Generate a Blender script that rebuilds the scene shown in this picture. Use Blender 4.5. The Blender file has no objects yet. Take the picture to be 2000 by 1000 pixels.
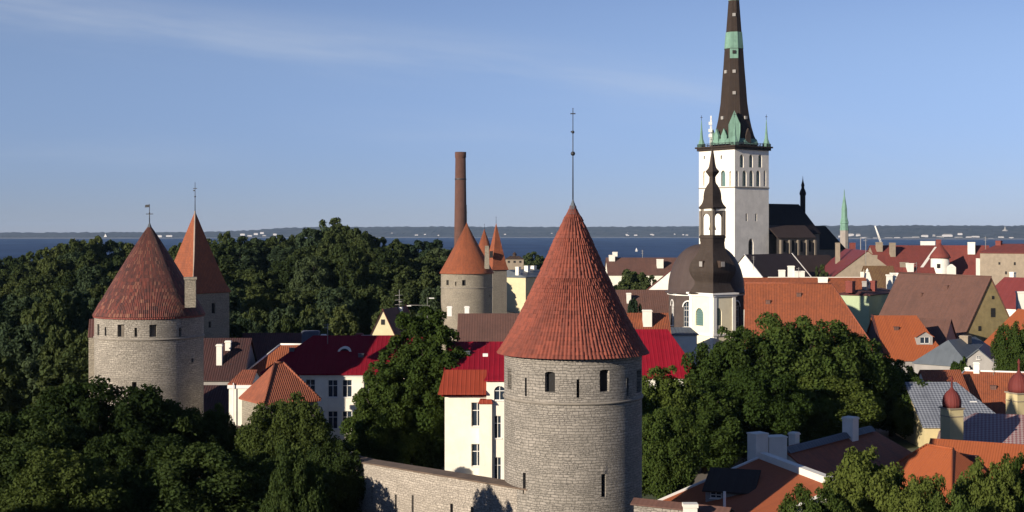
import bpy, math, random
import numpy as np
from mathutils import Vector
R_ = math.radians
C = bpy.context.scene.collection
sc = bpy.context.scene

# ------------------------------------------------------------------ camera, sky, sun, exposure
H, HY, F = 45.0, 455.0, 2600.0          # eye height above the sea, horizon row, focal length in photo pixels
SUN_AZ, SUN_EL = 46.0, 16.0             # sun behind the camera, to the left
cam = bpy.data.cameras.new('camera'); co = bpy.data.objects.new('camera', cam); C.objects.link(co)
co.location = (0, 0, H); co.rotation_euler = (R_(90), 0, 0)
cam.sensor_width = 36; cam.lens = 36 * F / 2000; cam.shift_y = -(500 - HY) / 2000
cam.clip_start = 1; cam.clip_end = 60000
sc.camera = co
sc.view_settings.view_transform = 'Standard'; sc.view_settings.look = 'None'
sc.view_settings.gamma = 1; sc.view_settings.exposure = 0.65
sc.cycles.use_denoising = True
sc.cycles.max_bounces = 6; sc.cycles.diffuse_bounces = 3; sc.cycles.transparent_max_bounces = 8

def nd(nt, t, ins=None, **kw):
    n = nt.nodes.new(t)
    for k, v in kw.items(): setattr(n, k, v)
    for k, v in (ins or {}).items():
        if isinstance(v, bpy.types.NodeSocket): nt.links.new(v, n.inputs[k])
        else: n.inputs[k].default_value = v
    return n
def mth(nt, op, a, b=0.0, c=0.0):
    return nd(nt, 'ShaderNodeMath', {0: a, 1: b, 2: c}, operation=op).outputs[0]
def mixc(nt, f, a, b, bt='MIX'):
    n = nt.nodes.new('ShaderNodeMix'); n.data_type = 'RGBA'; n.blend_type = bt
    for i, v in ((0, f), (6, a), (7, b)):
        if isinstance(v, bpy.types.NodeSocket): nt.links.new(v, n.inputs[i])
        else: n.inputs[i].default_value = v if i == 0 else (*v, 1)[:4]
    return n.outputs[2]
def ramp(nt, f, a, b):
    return nd(nt, 'ShaderNodeMapRange', {'Value': f, 'From Min': a, 'From Max': b}, interpolation_type='SMOOTHSTEP').outputs[0]

w = bpy.data.worlds.new('World'); sc.world = w; w.use_nodes = True
nt = w.node_tree; nt.nodes.clear()
sky = nd(nt, 'ShaderNodeTexSky', sky_type='NISHITA', sun_disc=False, sun_elevation=R_(SUN_EL),
         sun_rotation=R_(180 + SUN_AZ), air_density=0.85, dust_density=0.0, ozone_density=4.0, altitude=0)
tc = nd(nt, 'ShaderNodeTexCoord')
sx = nd(nt, 'ShaderNodeSeparateXYZ', {0: tc.outputs['Generated']})
yy = mth(nt, 'MAXIMUM', sx.outputs[1], 0.05)
cu = mth(nt, 'DIVIDE', sx.outputs[0], yy); cv = mth(nt, 'DIVIDE', sx.outputs[2], yy)
def cirrus(a, b, wd, u0, u1, seed, amt):          # a thin cirrus streak in the sky: line v = a + b u
    ln = mth(nt, 'SUBTRACT', cv, mth(nt, 'MULTIPLY_ADD', cu, b, a))
    nz = nd(nt, 'ShaderNodeTexNoise', {'Vector': nd(nt, 'ShaderNodeCombineXYZ', {0: mth(nt, 'MULTIPLY', cu, 5.0), 1: mth(nt, 'MULTIPLY', ln, 42.0), 2: seed}).outputs[0], 'Scale': 1.0, 'Detail': 6.0, 'Roughness': .6})
    wob = mth(nt, 'MULTIPLY_ADD', mth(nt, 'SUBTRACT', nz.outputs[0], .5), wd * 1.6, ln)
    g = mth(nt, 'POWER', 2.718, mth(nt, 'MULTIPLY', mth(nt, 'POWER', mth(nt, 'ABSOLUTE', mth(nt, 'DIVIDE', wob, wd)), 2.0), -1.0))
    e = mth(nt, 'MULTIPLY', ramp(nt, cu, u0, u0 + .12), ramp(nt, cu, u1, u1 - .14))
    return mth(nt, 'MULTIPLY', mth(nt, 'MULTIPLY', g, e), mth(nt, 'MULTIPLY', ramp(nt, nz.outputs[0], .2, .75), amt))
m1 = cirrus(.124, -.125, .017, -.62, .24, 1.3, .27)
m5 = cirrus(.141, -.10, .009, -.5, .1, 5.9, .08)
m2 = cirrus(.075, -.05, .012, -.2, .12, 4.1, .10)
m3 = cirrus(.062, .0, .012, -.60, -.16, 7.7, .10)
m4 = cirrus(.150, -.30, .02, .12, .5, 9.2, .10)
ms = mth(nt, 'ADD', mth(nt, 'ADD', mth(nt, 'ADD', m1, m5), m2), mth(nt, 'ADD', m3, m4))
tint = mixc(nt, ramp(nt, cv, .0, .17), (.73, .74, 1.12), (1.45, 1.14, 1.19))     # clear northern evening air
skt = mixc(nt, 1.0, sky.outputs[0], tint, 'MULTIPLY')
skc = mixc(nt, ms, skt, (7.0, 7.5, 8.3))
bg = nd(nt, 'ShaderNodeBackground', {'Color': skc, 'Strength': 0.058})
nt.links.new(bg.outputs[0], nd(nt, 'ShaderNodeOutputWorld').inputs[0])

sun = bpy.data.lights.new('sun', 'SUN'); sun.energy = 5.0; sun.angle = R_(.5); sun.color = (1, .88, .72)
so = bpy.data.objects.new('sun', sun); C.objects.link(so)
sd = Vector((-math.sin(R_(SUN_AZ)) * math.cos(R_(SUN_EL)), -math.cos(R_(SUN_AZ)) * math.cos(R_(SUN_EL)), math.sin(R_(SUN_EL))))
so.rotation_euler = sd.to_track_quat('Z', 'Y').to_euler(); so.location = (-60, -60, 120)

# ------------------------------------------------------------------ helpers
def at(px, py, Y): return Vector(((px - 1000) / F * Y, Y, H - (py - HY) / F * Y))
def zat(py, Y): return H - (py - HY) / F * Y
def sstep(a, b, x):
    t = min(1, max(0, (x - a) / (b - a))); return t * t * (3 - 2 * t)
def gz(x, y):
    z = 14.0
    z += 12 * math.exp(-((x + 52) / 55) ** 2 - ((y - 430) / 110) ** 2)
    z += 5 * math.exp(-((x + 110) / 60) ** 2 - ((y - 380) / 100) ** 2)
    al, pe = .719 * x + .695 * y, .695 * x - .719 * y          # the upper town's cliff curls round on the left
    z += max(29 * (1 - sstep(-6, 30, y + .12 * x)), 27.2 * (1 - sstep(-8, 8, al)) * sstep(-140, -127, pe))
    z -= 18 * sstep(700, 2100, y)
    return z

def tag(o, label=None, cat=None, group=None, kind=None):
    if label: o['label'] = label
    if cat: o['category'] = cat
    if group: o['group'] = group
    if kind: o['kind'] = kind
    return o

class MB:
    def __init__(s): s.v = []; s.f = []; s.uv = []; s.sm = []
    def face(s, pts, uv=None, smooth=False):
        pts = [Vector(p) for p in pts]; i = len(s.v); s.v += pts
        s.f.append(list(range(i, i + len(pts))))
        if uv is None:
            n = Vector((0, 0, 0))
            for k in range(len(pts)):
                a, b = pts[k], pts[(k + 1) % len(pts)]
                n += Vector(((a.y - b.y) * (a.z + b.z), (a.z - b.z) * (a.x + b.x), (a.x - b.x) * (a.y + b.y)))
            if n.length < 1e-12: n = Vector((0, 0, 1))
            n.normalize()
            t = Vector((0, 0, 1)).cross(n)
            t = Vector((1, 0, 0)) if t.length < 1e-3 else t.normalized()
            b = n.cross(t); uv = [(p.dot(t), p.dot(b)) for p in pts]
        s.uv.append(uv); s.sm.append(smooth)
    def hexa(s, p):      # 8 corners: bottom ring 0-3 counter-clockwise, top ring 4-7
        for q in ((3, 2, 1, 0), (4, 5, 6, 7), (0, 1, 5, 4), (1, 2, 6, 5), (2, 3, 7, 6), (3, 0, 4, 7)): s.face([p[k] for k in q])
    def box(s, c, sx, sy, z0, z1, rot=0.0, taper=1.0):
        ca, sa = math.cos(rot), math.sin(rot); P = []
        for z, k in ((z0, 1.0), (z1, taper)):
            for x, y in ((-1, -1), (1, -1), (1, 1), (-1, 1)):
                x *= sx * .5 * k; y *= sy * .5 * k
                P.append(Vector((c[0] + x * ca - y * sa, c[1] + x * sa + y * ca, z)))
        s.hexa(P)
    def lathe(s, prof, n, cx, cy, rot=0.0, smooth=None, cap=True):     # profile of (radius, z), bottom to top
        smooth = n > 10 if smooth is None else smooth
        def pt(r, z, k):
            a = rot + 2 * math.pi * k / n
            return Vector((cx + r * math.sin(a), cy - r * math.cos(a), z))
        rm = max(r for r, z in prof); v0 = 0
        for (r0, z0), (r1, z1) in zip(prof, prof[1:]):
            dl = math.hypot(r1 - r0, z1 - z0)
            if dl < 1e-9: continue
            for k in range(n):
                q = [pt(r0, z0, k), pt(r0, z0, k + 1), pt(r1, z1, k + 1), pt(r1, z1, k)]
                c = 2 * math.pi * rm / n
                uv = [(k * c, v0), ((k + 1) * c, v0), ((k + 1) * c, v0 + dl), (k * c, v0 + dl)]
                if r1 < 1e-6: q, uv = q[:3], uv[:3]
                elif r0 < 1e-6: q, uv = [q[0], q[2], q[3]], [uv[0], uv[2], uv[3]]
                s.face(q, uv if n > 10 else None, smooth)
            v0 += dl
        if cap:
            for r, z, flip in ((prof[0][0], prof[0][1], True), (prof[-1][0], prof[-1][1], False)):
                if r > 1e-6:
                    q = [pt(r, z, k) for k in range(n)]
                    s.face(q[::-1] if flip else q)
    def tube(s, pts, rad, n=6):
        pts = [Vector(p) for p in pts]; rings = []
        for i, p in enumerate(pts):
            d = (pts[min(i + 1, len(pts) - 1)] - pts[max(i - 1, 0)]).normalized()
            a = d.cross(Vector((0, 0, 1)) if abs(d.z) < .9 else Vector((1, 0, 0))).normalized(); b = d.cross(a)
            r = rad[i] if isinstance(rad, (list, tuple)) else rad
            rings.append([p + a * (r * math.cos(2 * math.pi * k / n)) + b * (r * math.sin(2 * math.pi * k / n)) for k in range(n)])
        for A, B in zip(rings, rings[1:]):
            for k in range(n): s.face([A[k], A[(k + 1) % n], B[(k + 1) % n], B[k]], None, True)
        s.face(rings[0][::-1]); s.face(rings[-1])
    def build(s, name, mat, parent=None, weld=True):
        me = bpy.data.meshes.new(name)
        off = Vector((0, 0, 0)); p = parent
        while p is not None: off += p.location; p = p.parent
        if parent is None and s.v:
            xs = [v.x for v in s.v]; ys = [v.y for v in s.v]
            off = Vector(((min(xs) + max(xs)) / 2, (min(ys) + max(ys)) / 2, min(v.z for v in s.v)))
        key = {}; vs = []; fs = []
        for f in s.f:
            q = []
            for i in f:
                p = s.v[i]; k = (round(p.x, 4), round(p.y, 4), round(p.z, 4))
                if k not in key: key[k] = len(vs); vs.append(p - off)
                q.append(key[k])
            fs.append(q)
        ok = [i for i, f in enumerate(fs) if len(set(f)) == len(f)]
        me.from_pydata(vs, [], [fs[i] for i in ok])
        ul = me.uv_layers.new(name='UVMap')
        flat = [c for i in ok for uv in s.uv[i] for c in uv]
        ul.data.foreach_set('uv', flat)
        me.polygons.foreach_set('use_smooth', [s.sm[i] for i in ok])
        me.materials.append(mat); me.update()
        o = bpy.data.objects.new(name, me); C.objects.link(o)
        if parent is None: o.location = off
        else: o.parent = parent
        return o

def empty(name, loc, label, cat, group=None):
    o = bpy.data.objects.new(name, None); C.objects.link(o); o.location = loc
    return tag(o, label, cat, group)
def solo(name, mb, mat, label, cat, group=None): return tag(mb.build(name, mat), label, cat, group)

# ------------------------------------------------------------------ materials
def newmat(name):
    m = bpy.data.materials.new(name); m.use_nodes = True; t = m.node_tree; t.nodes.clear()
    b = nd(t, 'ShaderNodeBsdfPrincipled'); o = nd(t, 'ShaderNodeOutputMaterial'); t.links.new(b.outputs[0], o.inputs[0])
    return m, t, b, o
def sc3(c, k): return tuple(x * k for x in c)
def kk_(c): return sc3(c, .93 if min(c) > .45 else .64)
def plaster(name, col, var=.12, rough=.9, scale=.7, bump=.02):
    col = kk_(col); m, t, b, o = newmat(name)
    g = nd(t, 'ShaderNodeNewGeometry').outputs['Position']
    n1 = nd(t, 'ShaderNodeTexNoise', {'Vector': g, 'Scale': scale, 'Detail': 6.0, 'Roughness': .65})
    n2 = nd(t, 'ShaderNodeTexNoise', {'Vector': nd(t, 'ShaderNodeMapping', {0: g, 3: (1.6, 1.6, .22)}).outputs[0], 'Scale': 1.0, 'Detail': 5.0})
    c = mixc(t, ramp(t, n1.outputs[0], .3, .75), sc3(col, 1 - var), sc3(col, 1 + var * .5))
    c = mixc(t, mth(t, 'MULTIPLY', ramp(t, n2.outputs[0], .52, .8), var * 2.0), c, sc3(col, .62))
    t.links.new(c, b.inputs['Base Color']); b.inputs['Roughness'].default_value = rough
    bp = nd(t, 'ShaderNodeBump', {'Height': n1.outputs[0], 'Strength': .4, 'Distance': bump})
    t.links.new(bp.outputs[0], b.inputs['Normal']); return m
def stone(name, c1, c2, mortar, bw=.6, rh=.22, warp=.2):
    c1, c2, mortar = sc3(c1, .66), sc3(c2, .66), sc3(mortar, .6)
    m, t, b, o = newmat(name)
    uv = nd(t, 'ShaderNodeUVMap').outputs[0]
    wn = nd(t, 'ShaderNodeTexNoise', {'Vector': uv, 'Scale': 1.3, 'Detail': 3.0})
    wv = nd(t, 'ShaderNodeVectorMath', {0: uv, 1: nd(t, 'ShaderNodeVectorMath', {0: wn.outputs[1], 'Scale': warp}, operation='SCALE').outputs[0]}, operation='ADD').outputs[0]
    def br(bw, rh, off):
        x = nd(t, 'ShaderNodeTexBrick', {'Vector': wv, 'Color1': (*c1, 1), 'Color2': (*c2, 1), 'Mortar': (*mortar, 1), 'Scale': 1.0,
               'Mortar Size': .028, 'Mortar Smooth': .5, 'Bias': -.1, 'Brick Width': bw, 'Row Height': rh}, offset=off, squash=.72, squash_frequency=3); return x
    k = br(bw, rh, .43)
    k2 = br(bw * .62, rh * .66, .31)
    kf = mth(t, 'GREATER_THAN', nd(t, 'ShaderNodeTexNoise', {'Vector': nd(t, 'ShaderNodeMapping', {0: uv, 3: (.35, 1.1, 1)}).outputs[0], 'Scale': 1.0, 'Detail': 2.0}).outputs[0], .52)
    kc = mixc(t, kf, k.outputs[0], k2.outputs[0]); kh = mth(t, 'ADD', mth(t, 'MULTIPLY', k.outputs[1], mth(t, 'SUBTRACT', 1.0, kf)), mth(t, 'MULTIPLY', k2.outputs[1], kf))
    n1 = nd(t, 'ShaderNodeTexNoise', {'Vector': uv, 'Scale': .35, 'Detail': 5.0, 'Roughness': .6})
    n2 = nd(t, 'ShaderNodeTexNoise', {'Vector': uv, 'Scale': 4.5, 'Detail': 6.0, 'Roughness': .7})
    n3 = nd(t, 'ShaderNodeTexNoise', {'Vector': nd(t, 'ShaderNodeMapping', {0: uv, 3: (1.2, .16, 1)}).outputs[0], 'Scale': 1.0, 'Detail': 6.0})
    c = mixc(t, mth(t, 'MULTIPLY', ramp(t, n2.outputs[0], .38, .72), .55), kc, sc3(c1, 1.22))
    c = mixc(t, mth(t, 'MULTIPLY', ramp(t, n2.outputs[0], .56, .36), .38), c, sc3(c2, .45))
    c = mixc(t, mth(t, 'MULTIPLY', ramp(t, n1.outputs[0], .42, .7), .45), c, sc3(c2, .78))
    c = mixc(t, mth(t, 'MULTIPLY', ramp(t, n3.outputs[0], .55, .8), .35), c, (c2[0] * .5, c2[1] * .5, c2[2] * .48))
    t.links.new(c, b.inputs['Base Color']); b.inputs['Roughness'].default_value = .95
    hh = mth(t, 'MULTIPLY_ADD', kh, -1.0, mth(t, 'MULTIPLY', n2.outputs[0], 1.1))
    bp = nd(t, 'ShaderNodeBump', {'Height': hh, 'Strength': .8, 'Distance': .055})
    t.links.new(bp.outputs[0], b.inputs['Normal']); return m
def tile(name, col, dark, pitch=.3, course=.4, mott=.35, speck=0.0, bump=.05, patina=.35, light=(.55, .30, .19)):
    col, dark, light = sc3(col, .64), sc3(dark, .6), sc3(light, .6)
    m, t, b, o = newmat(name)
    uv = nd(t, 'ShaderNodeUVMap').outputs[0]; s = nd(t, 'ShaderNodeSeparateXYZ', {0: uv})
    us = mth(t, 'DIVIDE', s.outputs[0], pitch); vs = mth(t, 'DIVIDE', s.outputs[1], course)
    cell = nd(t, 'ShaderNodeCombineXYZ', {0: mth(t, 'FLOOR', us), 1: mth(t, 'FLOOR', vs), 2: 0.0}).outputs[0]
    wn = nd(t, 'ShaderNodeTexWhiteNoise', {'Vector': cell}, noise_dimensions='2D').outputs[0]
    nz = nd(t, 'ShaderNodeTexNoise', {'Vector': uv, 'Scale': .35, 'Detail': 6.0, 'Roughness': .62}).outputs[0]
    st = nd(t, 'ShaderNodeTexNoise', {'Vector': nd(t, 'ShaderNodeMapping', {0: uv, 3: (1.1 / pitch, .14, 1)}).outputs[0], 'Scale': .5, 'Detail': 3.0}).outputs[0]
    c = mixc(t, mth(t, 'MULTIPLY', wn, mott), col, dark)
    c = mixc(t, mth(t, 'MULTIPLY', ramp(t, nz, .42, .72), patina), c, sc3(dark, .8))
    c = mixc(t, mth(t, 'MULTIPLY', ramp(t, st, .45, .75), .45), c, dark)
    if speck > 0: c = mixc(t, mth(t, 'MULTIPLY', mth(t, 'GREATER_THAN', wn, 1 - speck), .8), c, light)
    t.links.new(c, b.inputs['Base Color']); b.inputs['Roughness'].default_value = .8
    h = mth(t, 'MULTIPLY_ADD', mth(t, 'SINE', mth(t, 'MULTIPLY', us, 6.2832)), .5, mth(t, 'MULTIPLY', mth(t, 'FRACT', vs), -.7))
    h = mth(t, 'MULTIPLY_ADD', wn, .35, h)
    bp = nd(t, 'ShaderNodeBump', {'Height': h, 'Strength': .9, 'Distance': bump})
    t.links.new(bp.outputs[0], b.inputs['Normal']); return m
def metal(name, col, pitch=.6, rough=.45, var=.2, seam=.035):
    col = sc3(col, .64)
    m, t, b, o = newmat(name)
    uv = nd(t, 'ShaderNodeUVMap').outputs[0]; s = nd(t, 'ShaderNodeSeparateXYZ', {0: uv})
    us = mth(t, 'DIVIDE', s.outputs[0], pitch)
    pan = nd(t, 'ShaderNodeTexWhiteNoise', {'W': mth(t, 'FLOOR', us)}, noise_dimensions='1D').outputs[0]
    nz = nd(t, 'ShaderNodeTexNoise', {'Vector': uv, 'Scale': .5, 'Detail': 6.0}).outputs[0]
    c = mixc(t, mth(t, 'MULTIPLY', pan, var), col, sc3(col, .6))
    c = mixc(t, mth(t, 'MULTIPLY', ramp(t, nz, .4, .75), var * 1.5), c, sc3(col, .65))
    t.links.new(c, b.inputs['Base Color']); b.inputs['Roughness'].default_value = rough
    b.inputs['Specular IOR Level'].default_value = .06
    h = mth(t, 'POWER', mth(t, 'ABSOLUTE', mth(t, 'SINE', mth(t, 'MULTIPLY', us, 3.14159))), 14.0)
    bp = nd(t, 'ShaderNodeBump', {'Height': h, 'Strength': .8, 'Distance': seam})
    t.links.new(bp.outputs[0], b.inputs['Normal']); return m
def checker(name, a, bcol, size=.9):
    a, bcol = sc3(a, .65), sc3(bcol, .7)
    m, t, b, o = newmat(name)
    uv = nd(t, 'ShaderNodeUVMap').outputs[0]
    mp = nd(t, 'ShaderNodeMapping', {0: uv, 2: (0, 0, R_(45)), 3: (1 / size, 1 / size, 1)})
    ck = nd(t, 'ShaderNodeTexChecker', {'Vector': mp.outputs[0], 'Color1': (*a, 1), 'Color2': (*bcol, 1), 'Scale': 1.0})
    nz = nd(t, 'ShaderNodeTexNoise', {'Vector': uv, 'Scale': .4, 'Detail': 5.0}).outputs[0]
    c = mixc(t, mth(t, 'MULTIPLY', ramp(t, nz, .45, .75), .35), ck.outputs[0], sc3(a, .7))
    t.links.new(c, b.inputs['Base Color']); b.inputs['Roughness'].default_value = .4
    bp = nd(t, 'ShaderNodeBump', {'Height': ck.outputs[1], 'Strength': .3, 'Distance': .03})
    t.links.new(bp.outputs[0], b.inputs['Normal']); return m
def leafmat(name, col, alt, trans=.25):
    col, alt = [(c_[0] * 1.08, c_[1] * 1.02, c_[2] * 1.5) for c_ in (col, alt)]
    m, t, b, o = newmat(name); t.nodes.remove(b)
    oc = nd(t, 'ShaderNodeTexCoord').outputs['Object']; oi = nd(t, 'ShaderNodeObjectInfo')
    n1 = nd(t, 'ShaderNodeTexNoise', {'Vector': oc, 'Scale': .45, 'Detail': 3.0}).outputs[0]
    ri = nd(t, 'ShaderNodeNewGeometry').outputs['Random Per Island']
    c = mixc(t, ramp(t, n1, .35, .68), col, alt)
    c = mixc(t, mth(t, 'MULTIPLY', ri, .5), c, sc3(alt, 1.35))
    c = mixc(t, mth(t, 'MULTIPLY', ramp(t, oi.outputs['Random'], .0, .5), .45), sc3(col, .62), c)
    c = mixc(t, mth(t, 'MULTIPLY', ramp(t, oi.outputs['Random'], .55, 1.0), .4), c, (alt[0] * 1.22, alt[1] * 1.12, alt[2] * .95))
    d = nd(t, 'ShaderNodeBsdfDiffuse', {'Color': c}); tr = nd(t, 'ShaderNodeBsdfTranslucent', {'Color': mixc(t, .5, c, (alt[0] * 1.1, alt[1] * 1.2, alt[2] * .6))})
    mx = nd(t, 'ShaderNodeMixShader', {0: trans, 1: d.outputs[0], 2: tr.outputs[0]})
    t.links.new(mx.outputs[0], o.inputs[0]); return m
def glass(name, col=(.02, .03, .045)):
    m, t, b, o = newmat(name); b.inputs['Base Color'].default_value = (*col, 1); b.inputs['Roughness'].default_value = .12
    b.inputs['Specular IOR Level'].default_value = .6
    nz = nd(t, 'ShaderNodeTexNoise', {'Vector': nd(t, 'ShaderNodeNewGeometry').outputs['Position'], 'Scale': .8})
    t.links.new(nd(t, 'ShaderNodeBump', {'Height': nz.outputs[0], 'Strength': .1, 'Distance': .05}).outputs[0], b.inputs['Normal']); return m

BELFRY = plaster('belfry_cream', (.80, .72, .52), .08)
STONE = stone('limestone', (.43, .39, .34), (.28, .255, .22), (.11, .10, .09), .74, .255)
STONE2 = stone('weathered_limestone', (.50, .45, .38), (.33, .295, .25), (.17, .15, .12), .62, .24)
STONE3 = stone('pale_limestone', (.42, .37, .29), (.36, .31, .24), (.26, .23, .18), .7, .25)
WALLST = stone('city_wall_stone', (.60, .53, .45), (.44, .385, .32), (.28, .245, .21), .45, .24, .3)
LEDGE = plaster('ledge_stone', (.36, .32, .27), .25)
TILE = tile('monk_nun_tile', (.35, .082, .046), (.16, .042, .028), .34, .42, .6, 0, .03, .45)
TILEMOT = tile('mottled_tile', (.25, .056, .036), (.062, .022, .019), .25, .5, 1.0, .10, .06, .7, (.37, .15, .09))
TILEOR = tile('orange_tile', (.40, .105, .035), (.23, .065, .03), .3, .38, .5, 0, .06, .35)
TILEHOT = tile('new_orange_tile', (.47, .115, .03), (.36, .085, .025), .3, .38, .25, 0, .04, .15)
TILERED = tile('red_tile', (.28, .055, .04), (.17, .04, .03), .35, .42, .4, 0, .05, .35)
TILEBR = tile('brown_tile', (.175, .082, .06), (.11, .055, .042), .45, .45, .3, 0, .025, .4)
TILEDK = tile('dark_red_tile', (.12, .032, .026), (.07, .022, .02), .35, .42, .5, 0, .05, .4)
TILESHADE = tile('shade_dark_tile', (.075, .022, .02), (.04, .016, .015), .35, .42, .5, 0, .05, .5)  # dark red tile, with the left round tower's shade put into the colour
TURRETT = tile('turret_tile', (.42, .12, .055), (.22, .065, .035), .26, .4, .5, 0, .05, .35)
CRIMSON = metal('crimson_sheet', (.36, .016, .034), .6, .5, .3)
MAROON = metal('maroon_sheet', (.27, .014, .028), .6, .5)
ORSHEET = metal('orange_red_sheet', (.38, .07, .04), .5, .5)
PINKRED = metal('dull_red_sheet', (.25, .06, .06), .7, .5)
BRSHEET = metal('brown_sheet', (.085, .06, .05), .8, .5, .3)
DKSHEET = metal('dark_brown_copper', (.062, .046, .038), .9, .5, .3, .03)
DOMESH = metal('purple_brown_copper', (.118, .088, .082), .8, .55, .3, .03)
DKSHEET2 = metal('aged_brown_copper', (.088, .068, .057), .8, .5, .4, .03)
BLACKSH = metal('dark_church_sheet', (.028, .022, .024), 1.0, .6, .3)
GREYSH = metal('grey_sheet', (.16, .185, .215), .6, .45, .3)
COPPER = metal('green_copper', (.25, .44, .35), .8, .7, .55)
CHKB = checker('lattice_sheet', (.13, .145, .18), (.34, .365, .41), .34)
CHKP = checker('pink_lattice_sheet', (.30, .13, .13), (.46, .36, .34), .34)
WHITE = plaster('white_plaster', (.72, .69, .62), .08)
CREAM = plaster('cream_plaster', (.80, .755, .64), .10)
CHURCHW = plaster('church_limewash', (.82, .765, .67), .13, scale=.3)
YELLOW = plaster('yellow_plaster', (.74, .62, .34), .08)
PALEYEL = plaster('pale_yellow_plaster', (.80, .70, .44), .08)
OCHRE = plaster('ochre_plaster', (.42, .33, .15), .2)
BEIGE = plaster('beige_render', (.38, .31, .23), .15)
GREENP = plaster('pale_green_plaster', (.50, .60, .38), .08)
GREYP = plaster('grey_plaster', (.42, .40, .38), .12)
AISLEW = plaster('grey_brown_aisle', (.24, .20, .16), .2)
BROWNW = plaster('brown_wall', (.095, .068, .06), .2)
TRIM = plaster('white_trim', (.74, .72, .68), .05)
IRON = plaster('iron', (.025, .027, .035), .2, .6)
BRICK = stone('chimney_brick', (.20, .085, .06), (.13, .06, .045), (.12, .07, .055), .6, .25, .05)
DARK = plaster('dark_interior', (.018, .017, .018), .2)
WOODW = plaster('weathered_shutter', (.22, .185, .15), .3)
GLASS = glass('window_glass'); GREENGL = glass('green_louvre', (.10, .17, .16))
BARK = plaster('bark', (.055, .042, .032), .4, bump=.06)
LEAF = leafmat('leaf_dark', (.030, .052, .012), (.055, .080, .016))
LEAF2 = leafmat('leaf_mid', (.042, .075, .013), (.078, .110, .018))
LEAF3 = leafmat('leaf_light', (.050, .085, .014), (.095, .125, .022))
LEAF4 = leafmat('leaf_bluish', (.036, .062, .024), (.066, .092, .030))
WOODS = leafmat('leaf_woods', (.042, .066, .018), (.080, .100, .024))

# ------------------------------------------------------------------ the setting
def grid(name, xs, ys, zf, mat):
    me = bpy.data.meshes.new(name)
    vs = [(x, y, zf(x, y)) for y in ys for x in xs]; n = len(xs)
    fs = [(j * n + i, j * n + i + 1, (j + 1) * n + i + 1, (j + 1) * n + i) for j in range(len(ys) - 1) for i in range(n - 1)]
    me.from_pydata(vs, [], fs); me.materials.append(mat); me.polygons.foreach_set('use_smooth', [True] * len(fs))
    o = bpy.data.objects.new(name, me); C.objects.link(o); o['kind'] = 'structure'; return o
gm, t, b, o = newmat('ground_earth')
g = nd(t, 'ShaderNodeNewGeometry').outputs['Position']
n1 = nd(t, 'ShaderNodeTexNoise', {'Vector': g, 'Scale': .06, 'Detail': 8.0}).outputs[0]
t.links.new(mixc(t, ramp(t, n1, .4, .6), (.045, .06, .02), (.14, .12, .10)), b.inputs['Base Color']); b.inputs['Roughness'].default_value = 1
xs = [-2500, -1500, -900] + list(range(-600, 601, 20)) + [900, 1500, 2500]
ys = list(range(-200, 720, 14)) + list(range(720, 2300, 100))
grid('ground', xs, ys, gz, gm)
wm, t, b, o = newmat('sea_water')
g = nd(t, 'ShaderNodeNewGeometry').outputs['Position']
n1 = nd(t, 'ShaderNodeTexNoise', {'Vector': nd(t, 'ShaderNodeMapping', {0: g, 3: (.004, .0011, 1)}).outputs[0], 'Scale': 1.0, 'Detail': 7.0, 'Roughness': .65}).outputs[0]
n2 = nd(t, 'ShaderNodeTexNoise', {'Vector': g, 'Scale': .05, 'Detail': 4.0}).outputs[0]
t.links.new(mixc(t, ramp(t, n1, .3, .7), (.008, .020, .064), (.030, .058, .126)), b.inputs['Base Color'])
b.inputs['Roughness'].default_value = .55; b.inputs['Specular IOR Level'].default_value = .12
t.links.new(nd(t, 'ShaderNodeBump', {'Height': n2, 'Strength': .6, 'Distance': 2.0}).outputs[0], b.inputs['Normal'])
grid('sea', [-9000, -3000, 0, 3000, 9000], [1500, 4000, 8000, 12000, 16400], lambda x, y: 0, wm)
hm, t, b, o = newmat('far_woodland')
g = nd(t, 'ShaderNodeNewGeometry').outputs['Position']
n1 = nd(t, 'ShaderNodeTexNoise', {'Vector': nd(t, 'ShaderNodeMapping', {0: g, 3: (.008, .004, .03)}).outputs[0], 'Scale': 1.0, 'Detail': 7.0, 'Roughness': .7}).outputs[0]
c = mixc(t, ramp(t, n1, .4, .62), (.010, .014, .018), (.036, .038, .040))
t.links.new(c, b.inputs['Base Color']); b.inputs['Roughness'].default_value = 1
TOP = [(-400, 456), (0, 455), (330, 454), (440, 452.5), (500, 449), (560, 445), (640, 443.5), (900, 442.5), (1100, 443.5), (1360, 442), (1600, 440.5), (2000, 440.5), (2500, 441)]
SHORE = [(-400, 466), (330, 466), (560, 464.5), (1000, 464.5), (1400, 464.5), (1600, 465), (1700, 467.5), (2500, 468.5)]
def lerp(tab, x):
    for (a, u), (b_, v) in zip(tab, tab[1:]):
        if x <= b_: return u + (v - u) * (x - a) / (b_ - a)
    return tab[-1][1]
rng = random.Random(5)
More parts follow.
